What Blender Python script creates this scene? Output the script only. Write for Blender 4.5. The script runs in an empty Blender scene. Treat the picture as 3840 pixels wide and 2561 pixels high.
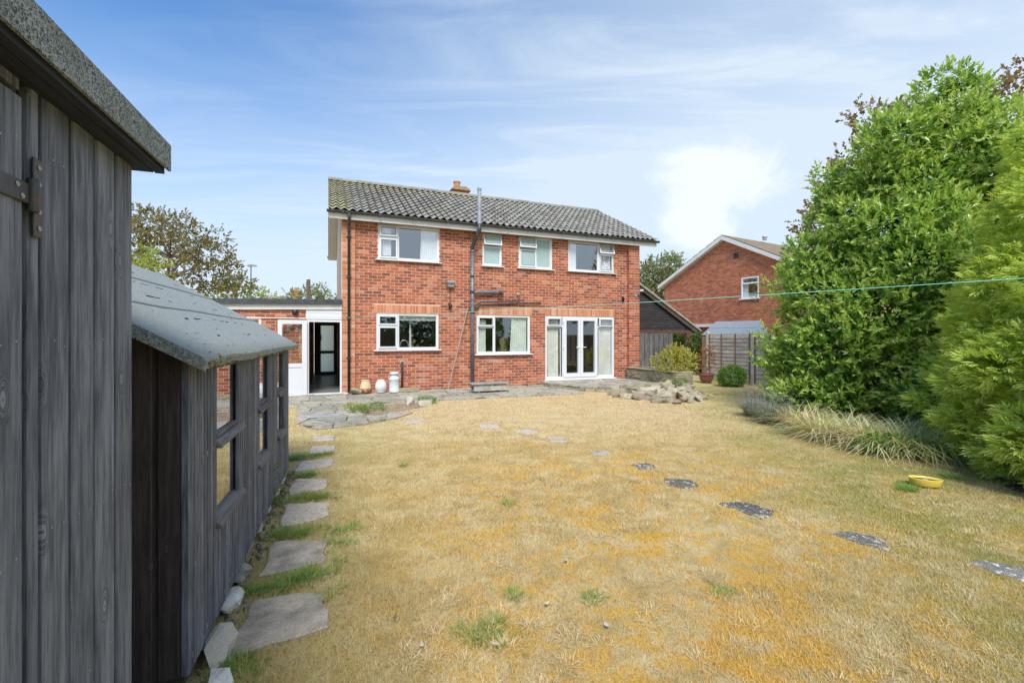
import bpy, bmesh, math, random
import numpy as np
from mathutils import Vector, Matrix, noise
R = math.radians
random.seed(7); rng = np.random.default_rng(7)
S = bpy.context.scene
C = S.collection

# ---------------------------------------------------------------- camera, sky, sun, exposure
cd = bpy.data.cameras.new('camera'); cam = bpy.data.objects.new('camera', cd); C.objects.link(cam)
cam.location = (0, 0, 1.5); cam.rotation_euler = (R(90), 0, 0)
cd.sensor_width = 36; cd.lens = 1707/3840*36; cd.shift_y = -0.0048
cd.clip_start = .05; cd.clip_end = 2000
S.camera = cam
SUN_EL, SUN_AZ = 52, 177          # azimuth measured clockwise from +Y (the view direction)
w = bpy.data.worlds.new('World'); S.world = w; w.use_nodes = True
S.view_settings.view_transform = 'Standard'; S.view_settings.look = 'None'
S.view_settings.gamma = 1; S.view_settings.use_curve_mapping = False
S.view_settings.exposure = 1.38
sl = bpy.data.lights.new('sun', 'SUN'); sun = bpy.data.objects.new('sun', sl); C.objects.link(sun)
sl.energy = 1.8; sl.angle = R(26); sl.color = (1, .95, .88)
sv = Vector((math.sin(R(SUN_AZ))*math.cos(R(SUN_EL)), math.cos(R(SUN_AZ))*math.cos(R(SUN_EL)), math.sin(R(SUN_EL))))
sun.rotation_euler = sv.to_track_quat('Z', 'Y').to_euler()

class NT:
    """tiny node helper"""
    def __init__(s, nt): s.nt = nt
    def n(s, t, **k):
        nd = s.nt.nodes.new(t)
        for a, b in k.items(): setattr(nd, a, b)
        return nd
    def link(s, a, b): s.nt.links.new(a, b)
    def put(s, sock, v):
        if v is None: return
        if isinstance(v, bpy.types.NodeSocket): s.nt.links.new(v, sock)
        else: sock.default_value = v
    def math(s, op, a, b=None, c=None, clamp=False):
        nd = s.n('ShaderNodeMath', operation=op, use_clamp=clamp)
        s.put(nd.inputs[0], a); s.put(nd.inputs[1], b); s.put(nd.inputs[2], c)
        return nd.outputs[0]
    def vm(s, op, a, b=None, scale=None):
        nd = s.n('ShaderNodeVectorMath', operation=op)
        s.put(nd.inputs[0], a); s.put(nd.inputs[1], b)
        if scale is not None: s.put(nd.inputs['Scale'], scale)
        return nd.outputs['Value'] if op in ('DOT_PRODUCT', 'LENGTH', 'DISTANCE') else nd.outputs[0]
    def noise(s, v, scale, detail=4, rough=.55, dist=0):
        nd = s.n('ShaderNodeTexNoise'); s.put(nd.inputs['Vector'], v)
        nd.inputs['Scale'].default_value = scale; nd.inputs['Detail'].default_value = detail
        nd.inputs['Roughness'].default_value = rough; nd.inputs['Distortion'].default_value = dist
        return nd.outputs['Fac']
    def voro(s, v, scale, feature='F1', out='Distance', rand=1):
        nd = s.n('ShaderNodeTexVoronoi', feature=feature); s.put(nd.inputs['Vector'], v)
        nd.inputs['Scale'].default_value = scale; nd.inputs['Randomness'].default_value = rand
        return nd.outputs[out]
    def ramp(s, f, stops, interp='LINEAR'):
        nd = s.n('ShaderNodeValToRGB'); s.put(nd.inputs[0], f); cr = nd.color_ramp; cr.interpolation = interp
        while len(cr.elements) < len(stops): cr.elements.new(.5)
        for e, (p, col) in zip(cr.elements, stops):
            e.position = p; e.color = (*col, 1) if not isinstance(col, (int, float)) else (col, col, col, 1)
        return nd.outputs['Color']
    def range(s, f, a, b, c=0, d=1, smooth=True):
        nd = s.n('ShaderNodeMapRange'); nd.clamp = True
        if smooth: nd.interpolation_type = 'SMOOTHSTEP'
        s.put(nd.inputs[0], f)
        for i, x in zip((1, 2, 3, 4), (a, b, c, d)): s.put(nd.inputs[i], x)
        return nd.outputs[0]
    def mix(s, f, a, b, mode='MIX'):
        nd = s.n('ShaderNodeMix', data_type='RGBA', blend_type=mode)
        s.put(nd.inputs[0], f)
        s.put(nd.inputs[6], (*a, 1) if isinstance(a, tuple) else a); s.put(nd.inputs[7], (*b, 1) if isinstance(b, tuple) else b)
        return nd.outputs[2]
    def map(s, v, scale=(1, 1, 1), loc=(0, 0, 0)):
        nd = s.n('ShaderNodeMapping'); s.put(nd.inputs[0], v)
        nd.inputs['Scale'].default_value = scale; nd.inputs['Location'].default_value = loc
        return nd.outputs[0]
    def sep(s, v):
        nd = s.n('ShaderNodeSeparateXYZ'); s.put(nd.inputs[0], v); return nd.outputs
    def comb(s, x, y, z):
        nd = s.n('ShaderNodeCombineXYZ')
        for i, v in enumerate((x, y, z)): s.put(nd.inputs[i], v)
        return nd.outputs[0]

# sky: Nishita air with a thin veil of high cloud, denser to the right and low down, and one cumulus tuft
q = NT(w.node_tree); w.node_tree.nodes.clear()
sky = q.n('ShaderNodeTexSky', sky_type='NISHITA', sun_disc=False, sun_elevation=R(SUN_EL), sun_rotation=R(SUN_AZ))
sky.air_density = 1.0; sky.dust_density = .4; sky.ozone_density = 1.6
gd = q.n('ShaderNodeTexCoord').outputs['Generated']
gx, gy, gz = q.sep(gd)
skyc = q.mix(1.0, sky.outputs[0], (.27, .60, .86), 'MULTIPLY')
pz = q.math('MAXIMUM', gz, .06)
pl = q.comb(q.math('DIVIDE', gx, pz), q.math('DIVIDE', gy, pz), 0.0)       # flat cloud layer seen in perspective
streak = q.noise(q.map(pl, (.35, 1.25, 1), (3.1, .4, 0)), 1.5, 9, .62, 1.1)
wisps = q.range(streak, .38, .78)
low = q.range(gz, .60, .02)
right = q.range(q.math('ADD', gx, q.math('MULTIPLY', gz, -.15)), -.75, .40)
veil = q.math('ADD', q.math('MULTIPLY', low, 1.0), q.math('MULTIPLY', right, .60))
veil = q.math('ADD', veil, q.math('MULTIPLY', q.math('MULTIPLY', wisps, .52), q.range(gx, -.8, .3, .25, 1)), clamp=True)
veil = q.math('MULTIPLY', veil, .93)
VEIL = (2.95, 3.42, 3.86)
c1 = q.mix(veil, skyc, VEIL)
def tuft(px, py, rx, ry, th=.5):
    d = Vector(((px-1920)/1707, 1, (1262-py)/1707)).normalized()
    dx = q.math('DIVIDE', q.math('SUBTRACT', q.math('DIVIDE', gx, gy), d.x/d.y), rx)
    dz = q.math('DIVIDE', q.math('SUBTRACT', q.math('DIVIDE', gz, gy), d.z/d.y), ry)
    r = q.math('SQRT', q.math('ADD', q.math('MULTIPLY', dx, dx), q.math('MULTIPLY', dz, dz)))
    f = q.math('SUBTRACT', q.math('ADD', q.math('ADD', q.math('MULTIPLY', q.noise(gd, 7, 9, .68, .8), .75), q.math('MULTIPLY', q.noise(gd, 26, 6, .7, .3), .25)), .42), q.math('MULTIPLY', r, .6))
    return q.math('MULTIPLY', q.range(f, th-.09, th+.20), q.math('GREATER_THAN', gy, 0.0))
tf = q.math('MAXIMUM', tuft(2700, 650, .19, .12), q.math('MAXIMUM', tuft(2620, 820, .12, .11), q.math('MULTIPLY', tuft(3400, 90, .30, .07, .60), .35)))
c2 = q.mix(q.math('MULTIPLY', tf, .5), c1, (4.5, 4.55, 4.6))
bgn = q.n('ShaderNodeBackground'); q.link(c2, bgn.inputs[0]); bgn.inputs[1].default_value = .10
q.link(bgn.outputs[0], q.n('ShaderNodeOutputWorld').inputs[0])

# ---------------------------------------------------------------- materials
MATS = {}
def mat(name):
    m = bpy.data.materials.new(name); m.use_nodes = True; m.node_tree.nodes.clear()
    t = NT(m.node_tree); b = t.n('ShaderNodeBsdfPrincipled'); o = t.n('ShaderNodeOutputMaterial')
    t.link(b.outputs[0], o.inputs[0]); MATS[name] = m; t.b = b; t.o = o
    return m, t
def bump(t, h, strength=.3, dist=.01):
    nd = t.n('ShaderNodeBump'); nd.inputs['Strength'].default_value = strength; nd.inputs['Distance'].default_value = dist
    t.link(h, nd.inputs['Height']); t.link(nd.outputs[0], t.b.inputs['Normal'])
def objc(t, rnd=True):
    v = t.n('ShaderNodeTexCoord').outputs['Object']
    if rnd:
        r = t.n('ShaderNodeObjectInfo').outputs['Random']
        v = t.vm('ADD', v, t.vm('SCALE', (7.3, 5.1, 9.7), scale=r))
    return v
def pos(t): return t.n('ShaderNodeNewGeometry').outputs['Position']
def tone(t):
    a = t.n('ShaderNodeAttribute', attribute_name='tone').outputs['Fac']
    r = t.n('ShaderNodeObjectInfo').outputs['Random']
    wn = t.n('ShaderNodeTexWhiteNoise', noise_dimensions='1D'); t.link(t.math('ADD', a, r), wn.inputs['W'])
    return wn.outputs['Value']
def plain(name, col, rough=.5, var=.12, scale=6, metal=0, bmp=.0, spec=.5, dirt=None, dirt_amt=.4):
    m, t = mat(name); v = objc(t)
    n1 = t.noise(v, scale, 5, .6)
    c = t.mix(t.range(n1, .3, .7), tuple(x*(1-var) for x in col), tuple(min(1, x*(1+var)) for x in col))
    if dirt:
        c = t.mix(t.math('MULTIPLY', t.range(t.noise(v, scale*1.7, 7, .7), .5, .68), dirt_amt), c, dirt)
    t.put(t.b.inputs['Base Color'], c); t.b.inputs['Roughness'].default_value = rough; t.b.inputs['Metallic'].default_value = metal
    t.b.inputs['Specular IOR Level'].default_value = spec
    if bmp: bump(t, t.noise(v, scale*8, 4), bmp, .005)
    return m
def leafmat(name, stops, rough=.45, trans=.35, spec=.5, patch=1.2):
    m, t = mat(name)
    a = t.n('ShaderNodeAttribute', attribute_name='tone').outputs['Fac']
    f = t.math('ADD', t.math('MULTIPLY', a, .75), t.math('MULTIPLY', t.noise(pos(t), patch, 3), .5)); f = t.math('SUBTRACT', f, .12, clamp=True)
    c = t.ramp(f, stops)
    t.put(t.b.inputs['Base Color'], c); t.b.inputs['Roughness'].default_value = rough
    t.b.inputs['Specular IOR Level'].default_value = spec
    tr = t.n('ShaderNodeBsdfTranslucent'); t.link(t.mix(1.0, c, (1.0, 1.0, .6), 'MULTIPLY'), tr.inputs[0])
    mx = t.n('ShaderNodeMixShader'); mx.inputs[0].default_value = trans
    t.link(t.b.outputs[0], mx.inputs[1]); t.link(tr.outputs[0], mx.inputs[2]); t.link(mx.outputs[0], t.o.inputs[0])
    return m

def brick_mat(name, stops, pale=.0):
    m, t = mat(name); p = pos(t)
    c = t.ramp(tone(t), stops)
    fine = t.noise(p, 90, 4, .7); mid = t.noise(p, 2.2, 5, .6)
    c = t.mix(t.range(fine, .45, .75, 0, .35), c, (.62, .27, .16))
    c = t.mix(t.range(t.noise(p, 38, 3, .6), .55, .75, 0, .5), c, (.20, .085, .06))
    c = t.mix(t.range(mid, .50, .72, 0, .35), c, (.56, .20, .09))
    c = t.mix(t.range(t.noise(t.vm('ADD', p, (9, 3, 5)), 1.3, 8, .75), .60, .70, 0, .35), c, (.62, .47, .38))
    st = t.noise(t.map(t.vm('ADD', p, (3, 8, 1)), (1, 1, .45)), 1.6, 7, .7)
    c = t.mix(t.range(st, .52, .70, 0, .26), c, (.19, .085, .06))
    c = t.mix(t.range(t.noise(t.map(t.vm('ADD', p, (13, 4, 9)), (1, 1, .6)), 3.1, 7, .75), .60, .72, 0, .22), c, (.60, .46, .36))
    t.put(t.b.inputs['Base Color'], c); t.b.inputs['Roughness'].default_value = .88; t.b.inputs['Specular IOR Level'].default_value = .25
    bump(t, t.noise(p, 160, 4, .7), .5, .003)
    return m
BR = [(0, (.17, .062, .045)), (.15, (.25, .080, .050)), (.35, (.33, .095, .052)), (.6, (.40, .118, .060)), (.8, (.46, .155, .080)), (.93, (.52, .235, .145)), (1, (.33, .16, .12))]
brick_mat('brick', BR)
brick_mat('brick_soft', [(0, (.40, .15, .08)), (.4, (.52, .20, .10)), (.8, (.60, .28, .16)), (1, (.62, .38, .27))])
brick_mat('brick_far', [(0, (.22, .08, .055)), (.15, (.30, .095, .055)), (.4, (.40, .115, .055)), (.8, (.48, .15, .07)), (1, (.52, .20, .11))])
plain('mortar', (.63, .43, .32), .95, .15, 30, bmp=.3, dirt=(.55, .40, .30))
plain('mortar_far', (.50, .30, .20), .95, .2, 30)
plain('render_side', (.58, .44, .33), .9, .12, 20, bmp=.3)
plain('upvc', (.70, .72, .75), .28, .02, 3)
plain('upvc_seal', (.05, .05, .055), .6, .1, 5)
plain('fascia_white', (.66, .66, .655), .4, .06, 2, dirt=(.45, .42, .36), dirt_amt=.35)
plain('soffit_cream', (.72, .69, .62), .6, .05, 3)
plain('gutter_grey', (.055, .06, .07), .4, .2, 5, dirt=(.15, .16, .16))
plain('pipe_dark', (.045, .042, .048), .45, .3, 5, dirt=(.16, .15, .14))
plain('pipe_grey', (.16, .16, .18), .45, .2, 4, dirt=(.06, .06, .06), dirt_amt=.6)
plain('pipe_metal', (.42, .45, .48), .35, .15, 4, metal=.5, dirt=(.2, .2, .2))
plain('metal_grey', (.40, .41, .42), .4, .1, 6, metal=.4)
plain('chrome', (.75, .75, .76), .15, .02, 2, metal=1)
plain('black_plastic', (.02, .02, .022), .4, .1, 5)
plain('curtain_white', (.80, .82, .84), .9, .05, 4)
plain('curtain_cream', (.78, .78, .74), .9, .08, 4)
plain('room_wall', (.58, .56, .52), .9, .05, 2)
plain('dark_frame', (.035, .025, .02), .4, .2, 6)
plain('concrete_floor', (.20, .20, .19), .35, .3, 3, dirt=(.09, .09, .09), dirt_amt=.7)
plain('terracotta', (.50, .22, .11), .8, .2, 10, dirt=(.35, .3, .2))
plain('flaunching', (.33, .25, .14), .95, .3, 12, bmp=.4, dirt=(.25, .24, .12), dirt_amt=.8)
plain('pot_cream', (.62, .50, .30), .3, .06, 5, dirt=(.4, .3, .18))
plain('pot_brown', (.28, .11, .05), .25, .15, 5)
plain('pot_white', (.66, .67, .66), .3, .05, 5, dirt=(.35, .34, .28), dirt_amt=.6)
plain('churn_paint', (.66, .69, .70), .45, .05, 5, dirt=(.38, .34, .26), dirt_amt=.6)
plain('pole_wood', (.33, .27, .23), .8, .15, 9)
plain('trough_wood', (.42, .40, .36), .85, .2, 7, bmp=.4, dirt=(.15, .15, .12), dirt_amt=.7)
plain('trough_lid', (.27, .26, .25), .85, .2, 7, bmp=.4, dirt=(.12, .11, .1))
plain('drain_metal', (.62, .64, .66), .35, .1, 6, metal=.5, dirt=(.3, .3, .3))
plain('yellow_glaze', (.80, .62, .10), .22, .05, 4, dirt=(.6, .45, .1), dirt_amt=.5)
plain('dark_soil', (.075, .055, .04), .95, .35, 12, bmp=.8)
plain('dry_soil', (.27, .20, .14), .95, .3, 14, bmp=.8, dirt=(.15, .1, .07))
plain('fence_post_concrete', (.46, .44, .38), .9, .15, 8, bmp=.4, dirt=(.28, .28, .22))
plain('blue_felt', (.21, .245, .28), .75, .08, 4, bmp=.2)
plain('brown_post', (.10, .045, .035), .7, .25, 8)
plain('clothes_line', (.22, .66, .52), .4, .1, 4)
plain('tile_verge', (.38, .36, .30), .9, .2, 10)
plain('bark', (.13, .10, .075), .95, .3, 14, bmp=.8)
plain('twig_grey', (.24, .21, .17), .95, .2, 14)
plain('red_pot', (.22, .085, .07), .45, .2, 6)
plain('hinge_metal', (.10, .105, .11), .5, .2, 12, metal=.6, bmp=.3, dirt=(.22, .11, .05), dirt_amt=.5)
plain('lamp_grey', (.22, .24, .24), .5, .1, 5)
plain('roof_far', (.22, .17, .12), .9, .2, 6, dirt=(.12, .13, .07), dirt_amt=.6)
plain('white_sheet', (.66, .64, .58), .6, .2, 9, bmp=.6, dirt=(.3, .25, .18), dirt_amt=.7)

m, t = mat('frosted'); p = pos(t)       # obscure glass in the passage door, lit from the street side
t.b.inputs['Roughness'].default_value = .35; t.b.inputs['Base Color'].default_value = (.80, .84, .80, 1)
tr = t.n('ShaderNodeBsdfTranslucent'); tr.inputs[0].default_value = (.9, .95, .9, 1)
mx = t.n('ShaderNodeMixShader'); mx.inputs[0].default_value = .92
t.link(t.b.outputs[0], mx.inputs[1]); t.link(tr.outputs[0], mx.inputs[2]); t.link(mx.outputs[0], t.o.inputs[0])
m, t = mat('obscure_pane'); p = pos(t)   # patterned bathroom glass
t.put(t.b.inputs['Base Color'], t.mix(t.range(t.noise(p, 60, 3), .4, .6), (.30, .42, .41), (.42, .52, .51)))
t.b.inputs['Roughness'].default_value = .22; t.b.inputs['Specular IOR Level'].default_value = .8
bump(t, t.voro(p, 70), .25, .003)

def glass(name, f0, tint=(1, 1, 1)):
    m, t = mat(name); ge = t.n('ShaderNodeNewGeometry')
    co = t.math('ABSOLUTE', t.vm('DOT_PRODUCT', ge.outputs['Normal'], ge.outputs['Incoming']))
    fr = t.math('MULTIPLY_ADD', t.math('POWER', t.math('SUBTRACT', 1.0, co), 5.0), 1-f0, f0, clamp=True)
    a = t.n('ShaderNodeBsdfTransparent'); a.inputs[0].default_value = (*tint, 1)
    g = t.n('ShaderNodeBsdfGlossy'); g.inputs['Roughness'].default_value = .0; g.inputs['Color'].default_value = (.95, .97, 1, 1)
    mx = t.n('ShaderNodeMixShader'); t.link(fr, mx.inputs[0]); t.link(a.outputs[0], mx.inputs[1]); t.link(g.outputs[0], mx.inputs[2])
    t.link(mx.outputs[0], t.o.inputs[0]); return m
glass('glass', .13, (.95, .98, .97)); glass('glass_upper', .18); glass('glass_shed', .45, (.6, .6, .6))
glass('glass_door', .11, (.97, .98, .97))

def wood(name, dark, light, groove=1.0, knots=True, lichen=None, rough=.75, axis=2):
    m, t = mat(name); v = objc(t)
    sc = [1, 1, 1]; sc[axis] = .16
    ks = [4.2, 4.2, 4.2]; ks[axis] = 1.7; ks[1 if axis != 1 else 0] = 0
    sx_ = t.sep(v); oth = 0 if axis != 0 else 2
    kv = t.n('ShaderNodeTexVoronoi', feature='F1', voronoi_dimensions='2D'); kv.inputs['Scale'].default_value = 1.0
    t.link(t.comb(t.math('MULTIPLY', sx_[oth if axis != 1 else 2], 5.5), t.math('MULTIPLY', sx_[axis], 2.4), 0.0), kv.inputs['Vector']); kn = t.math('ADD', t.math('MULTIPLY', kv.outputs['Distance'], 2.1), t.math('MULTIPLY', t.math('LESS_THAN', t.sep(kv.outputs['Color'])[0], .5), .8))
    halo = t.range(kn, .30, .0)
    wob = t.math('MULTIPLY', halo, .09)
    v2 = t.vm('ADD', v, t.comb(wob, wob, wob))
    sm = [1, 1, 1]; sm[axis] = .06
    g1 = t.noise(t.map(v2, tuple(sm)), 48, 4, .62, .3)
    g2 = t.noise(t.map(v2, tuple(sm)), 150, 3, .6)
    g3 = t.noise(t.map(v, tuple(1 if i != axis else .35 for i in range(3))), 6, 4, .6)
    core = t.range(kn, .11, .06)
    ring = t.math('MULTIPLY', t.math('ADD', t.math('SINE', t.math('MULTIPLY', kn, 190)), 1), .5)
    f = t.math('ADD', t.math('MULTIPLY', g1, .5), t.math('ADD', t.math('MULTIPLY', g2, .25), t.math('MULTIPLY', g3, .35)))
    f = t.math('ADD', f, t.math('MULTIPLY', t.math('MULTIPLY', ring, t.range(kn, .20, .07)), .30))
    c = t.mix(t.range(f, .42, .68), dark, light)
    c = t.mix(t.range(t.noise(t.map(v, tuple(1 if i != axis else .03 for i in range(3))), 330, 2, .5), .56, .68, 0, .40), c, tuple(x*.6 for x in dark))
    c = t.mix(t.math('MULTIPLY', core, t.math('MULTIPLY_ADD', ring, .5, .2) if knots else 0.0), c, tuple(min(1, x*1.35) for x in light))
    if knots:
        kr = t.math('MULTIPLY', t.range(kn, .155, .115), t.range(kn, .075, .10))
        c = t.mix(t.math('MULTIPLY', kr, .5), c, tuple(x*.45 for x in dark))
        c = t.mix(t.math('MULTIPLY', t.range(kn, .085, .06), .55), c, tuple(min(1, x*1.25) for x in light))
        c = t.mix(t.math('MULTIPLY', t.range(kn, .028, .012), .8), c, tuple(x*.5 for x in dark))
    rnd = t.n('ShaderNodeObjectInfo').outputs['Random']
    c = t.mix(t.range(rnd, 0, 1, 0, .35), c, tuple(x*.62 for x in dark), 'MIX')
    if lichen: c = t.mix(t.range(t.noise(v, 45, 4, .7), .64, .72, 0, .6), c, lichen)
    t.put(t.b.inputs['Base Color'], c); t.b.inputs['Roughness'].default_value = rough; t.b.inputs['Specular IOR Level'].default_value = .35
    h = t.math('ADD', t.math('MULTIPLY', g1, 1.0), t.math('MULTIPLY', g2, .5)); h = t.math('ADD', h, t.math('MULTIPLY', core, .4))
    bump(t, h, .55*groove, .006)
    return m
wood('shed_boards', (.105, .118, .152), (.33, .36, .44))
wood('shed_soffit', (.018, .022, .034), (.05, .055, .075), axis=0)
wood('shed_boards_far', (.075, .083, .11), (.26, .28, .345))
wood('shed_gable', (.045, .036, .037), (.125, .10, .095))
wood('sill_wood', (.11, .10, .105), (.27, .255, .26), axis=0)
wood('grey_boards', (.07, .07, .072), (.21, .21, .21))
wood('black_cladding', (.020, .016, .020), (.060, .048, .052), axis=0)
wood('waney', (.34, .30, .25), (.68, .63, .55), axis=1)
wood('brown_batten', (.16, .10, .075), (.28, .19, .15))
wood('barge_brown', (.06, .05, .048), (.13, .11, .10), axis=0)

def felt(name, base, light, lich, scale=1.0):
    m, t = mat(name); v = objc(t)
    sp = t.noise(v, 260*scale, 3, .7); med = t.noise(v, 60*scale, 4, .7); big = t.noise(v, 5, 5, .6)
    c = t.mix(t.range(sp, .42, .62), base, light)
    c = t.mix(t.range(med, .48, .62, 0, .6), c, light)
    c = t.mix(t.range(big, .48, .66, 0, .45), c, lich)
    t.put(t.b.inputs['Base Color'], c); t.b.inputs['Roughness'].default_value = .95; t.b.inputs['Specular IOR Level'].default_value = .15
    bump(t, t.math('ADD', sp, med), .8, .006)
felt('felt_edge', (.07, .085, .088), (.52, .57, .56), (.24, .27, .25))
felt('felt_top', (.20, .225, .23), (.40, .435, .43), (.33, .35, .29))
plain('moss', (.26, .24, .06), .95, .35, 30, bmp=.8, dirt=(.10, .10, .04))

def stone_mat(name, stops, speck=(.8, .8, .76), scale=1.0, spk=.25, moss=None, ms=5, mt=(.52, .64), rough=False):
    m, t = mat(name); v = objc(t)
    f = t.math('ADD', t.math('MULTIPLY', t.noise(v, 7*scale, 7, .65), .75), t.math('MULTIPLY', t.n('ShaderNodeObjectInfo').outputs['Random'], .28))
    c = t.ramp(f, stops)
    c = t.mix(t.range(t.noise(v, 150, 3, .7), .56, .68, 0, spk*2), c, speck)
    c = t.mix(t.range(t.noise(v, 90, 3, .7), .58, .70, 0, .6), c, tuple(x*.35 for x in stops[0][1]))
    if moss: c = t.mix(t.range(t.noise(v, ms, 6, .7), mt[0], mt[1], 0, .75), c, moss)
    if rough: c = t.mix(t.range(t.noise(v, 28, 5, .75), .46, .62, 0, .55), c, tuple(x*.55 for x in stops[1][1]))
    t.put(t.b.inputs['Base Color'], c); t.b.inputs['Roughness'].default_value = .92; t.b.inputs['Specular IOR Level'].default_value = .25
    bump(t, t.math('ADD', t.noise(v, 45, 5, .7), t.noise(v, 12, 4, .6)), .6, .008)
stone_mat('slab_concrete', [(.3, (.22, .19, .155)), (.42, (.40, .345, .28)), (.55, (.54, .46, .375)), (.72, (.44, .40, .345)), (.9, (.26, .245, .22))], spk=.45, rough=True)
stone_mat_l = None
stone_mat('slab_lichen', [(.3, (.05, .047, .04)), (.5, (.10, .095, .083)), (.7, (.19, .18, .16)), (.9, (.10, .095, .083))], speck=(.78, .78, .74), spk=.5, moss=(.72, .73, .69), ms=20, mt=(.565, .61))
stone_mat('crazy_stone', [(.25, (.17, .165, .135)), (.45, (.28, .265, .215)), (.62, (.41, .365, .285)), (.85, (.24, .235, .20))], moss=(.15, .16, .10))
stone_mat('rock', [(.3, (.13, .11, .075)), (.45, (.27, .23, .155)), (.6, (.42, .37, .26)), (.75, (.50, .46, .35)), (.9, (.24, .23, .185))], moss=(.27, .25, .14))
stone_mat('pale_rock', [(.3, (.34, .305, .24)), (.5, (.46, .42, .34)), (.8, (.52, .49, .42))])
stone_mat('walling', [(.3, (.19, .16, .10)), (.5, (.32, .27, .18)), (.7, (.42, .37, .26)), (.9, (.28, .26, .20))], moss=(.20, .19, .12))
plain('joint_dark', (.10, .10, .08), .95, .3, 20, bmp=.5)

m, t = mat('roof_tile'); p = pos(t)
c = t.ramp(tone(t), [(0, (.17, .16, .14)), (.5, (.235, .225, .195)), (1, (.29, .28, .245))])
c = t.mix(t.range(t.noise(p, 28, 5, .7), .50, .66, 0, .7), c, (.37, .36, .315))
c = t.mix(t.range(t.noise(p, 9, 5, .7), .53, .68, 0, .6), c, (.13, .13, .105))
hx = t.n('ShaderNodeAttribute', attribute_name='moss').outputs['Fac']
c = t.mix(t.math('MULTIPLY', t.range(t.noise(p, 6, 5, .7), .35, .65), hx), c, (.34, .31, .12))
c = t.mix(t.range(t.noise(t.vm('ADD', p, (5, 5, 5)), 2.5, 6, .75), .66, .72, 0, .6), c, (.46, .33, .12))
t.put(t.b.inputs['Base Color'], c); t.b.inputs['Roughness'].default_value = .9; t.b.inputs['Specular IOR Level'].default_value = .3
bump(t, t.noise(p, 60, 5, .7), .5, .006)
plain('tile_edge_shade', (.055, .055, .05), .95, .2, 8)  # bare concrete lip, darkened further to paint in the shadow lines below each course
plain('tile_shadow', (.06, .06, .055), .95, .2, 8)

# leaves
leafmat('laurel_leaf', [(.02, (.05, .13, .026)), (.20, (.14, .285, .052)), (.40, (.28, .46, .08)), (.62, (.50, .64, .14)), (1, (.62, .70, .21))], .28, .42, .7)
leafmat('thuja_leaf', [(.02, (.18, .28, .05)), (.22, (.38, .53, .09)), (.48, (.54, .67, .14)), (1, (.66, .73, .23))], .6, .48, .25)
leafmat('yellow_leaf', [(.1, (.16, .22, .03)), (.4, (.45, .45, .07)), (.7, (.62, .58, .14)), (1, (.72, .68, .26))], .5, .4)
leafmat('green_leaf', [(.1, (.05, .14, .025)), (.5, (.15, .31, .05)), (1, (.32, .48, .09))], .45, .35)
leafmat('hedge_leaf', [(.1, (.022, .05, .014)), (.5, (.07, .14, .025)), (1, (.26, .36, .05))], .5, .3, patch=.8)
leafmat('dry_leaf', [(.1, (.20, .07, .03)), (.5, (.36, .15, .06)), (1, (.50, .26, .12))], .7, .3)
leafmat('bronze_leaf', [(.1, (.16, .10, .07)), (.5, (.27, .18, .11)), (.8, (.36, .27, .13)), (1, (.25, .24, .10))], .6, .4)
leafmat('birch_leaf', [(.1, (.11, .11, .04)), (.4, (.20, .18, .07)), (.7, (.31, .25, .10)), (1, (.36, .34, .14))], .6, .4, patch=.5)
leafmat('lime_leaf', [(.1, (.20, .27, .04)), (.5, (.38, .45, .07)), (1, (.52, .55, .12))], .6, .5)
leafmat('olive_leaf', [(.1, (.15, .17, .08)), (.5, (.27, .30, .14)), (1, (.40, .42, .22))], .6, .4)
leafmat('grey_leaf', [(.1, (.13, .17, .11)), (.5, (.24, .29, .20)), (1, (.36, .38, .33))], .7, .3)
leafmat('mauve_flower', [(0, (.30, .24, .30)), (1, (.45, .38, .42))], .7, .3)
leafmat('straw_blade', [(0, (.46, .32, .18)), (.3, (.74, .60, .38)), (.5, (.82, .72, .48)), (.68, (.48, .54, .20)), (1, (.24, .40, .09))], .6, .35, patch=2.0)
leafmat('green_blade', [(0, (.11, .23, .04)), (.5, (.24, .40, .08)), (1, (.46, .52, .17))], .55, .45)

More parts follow.
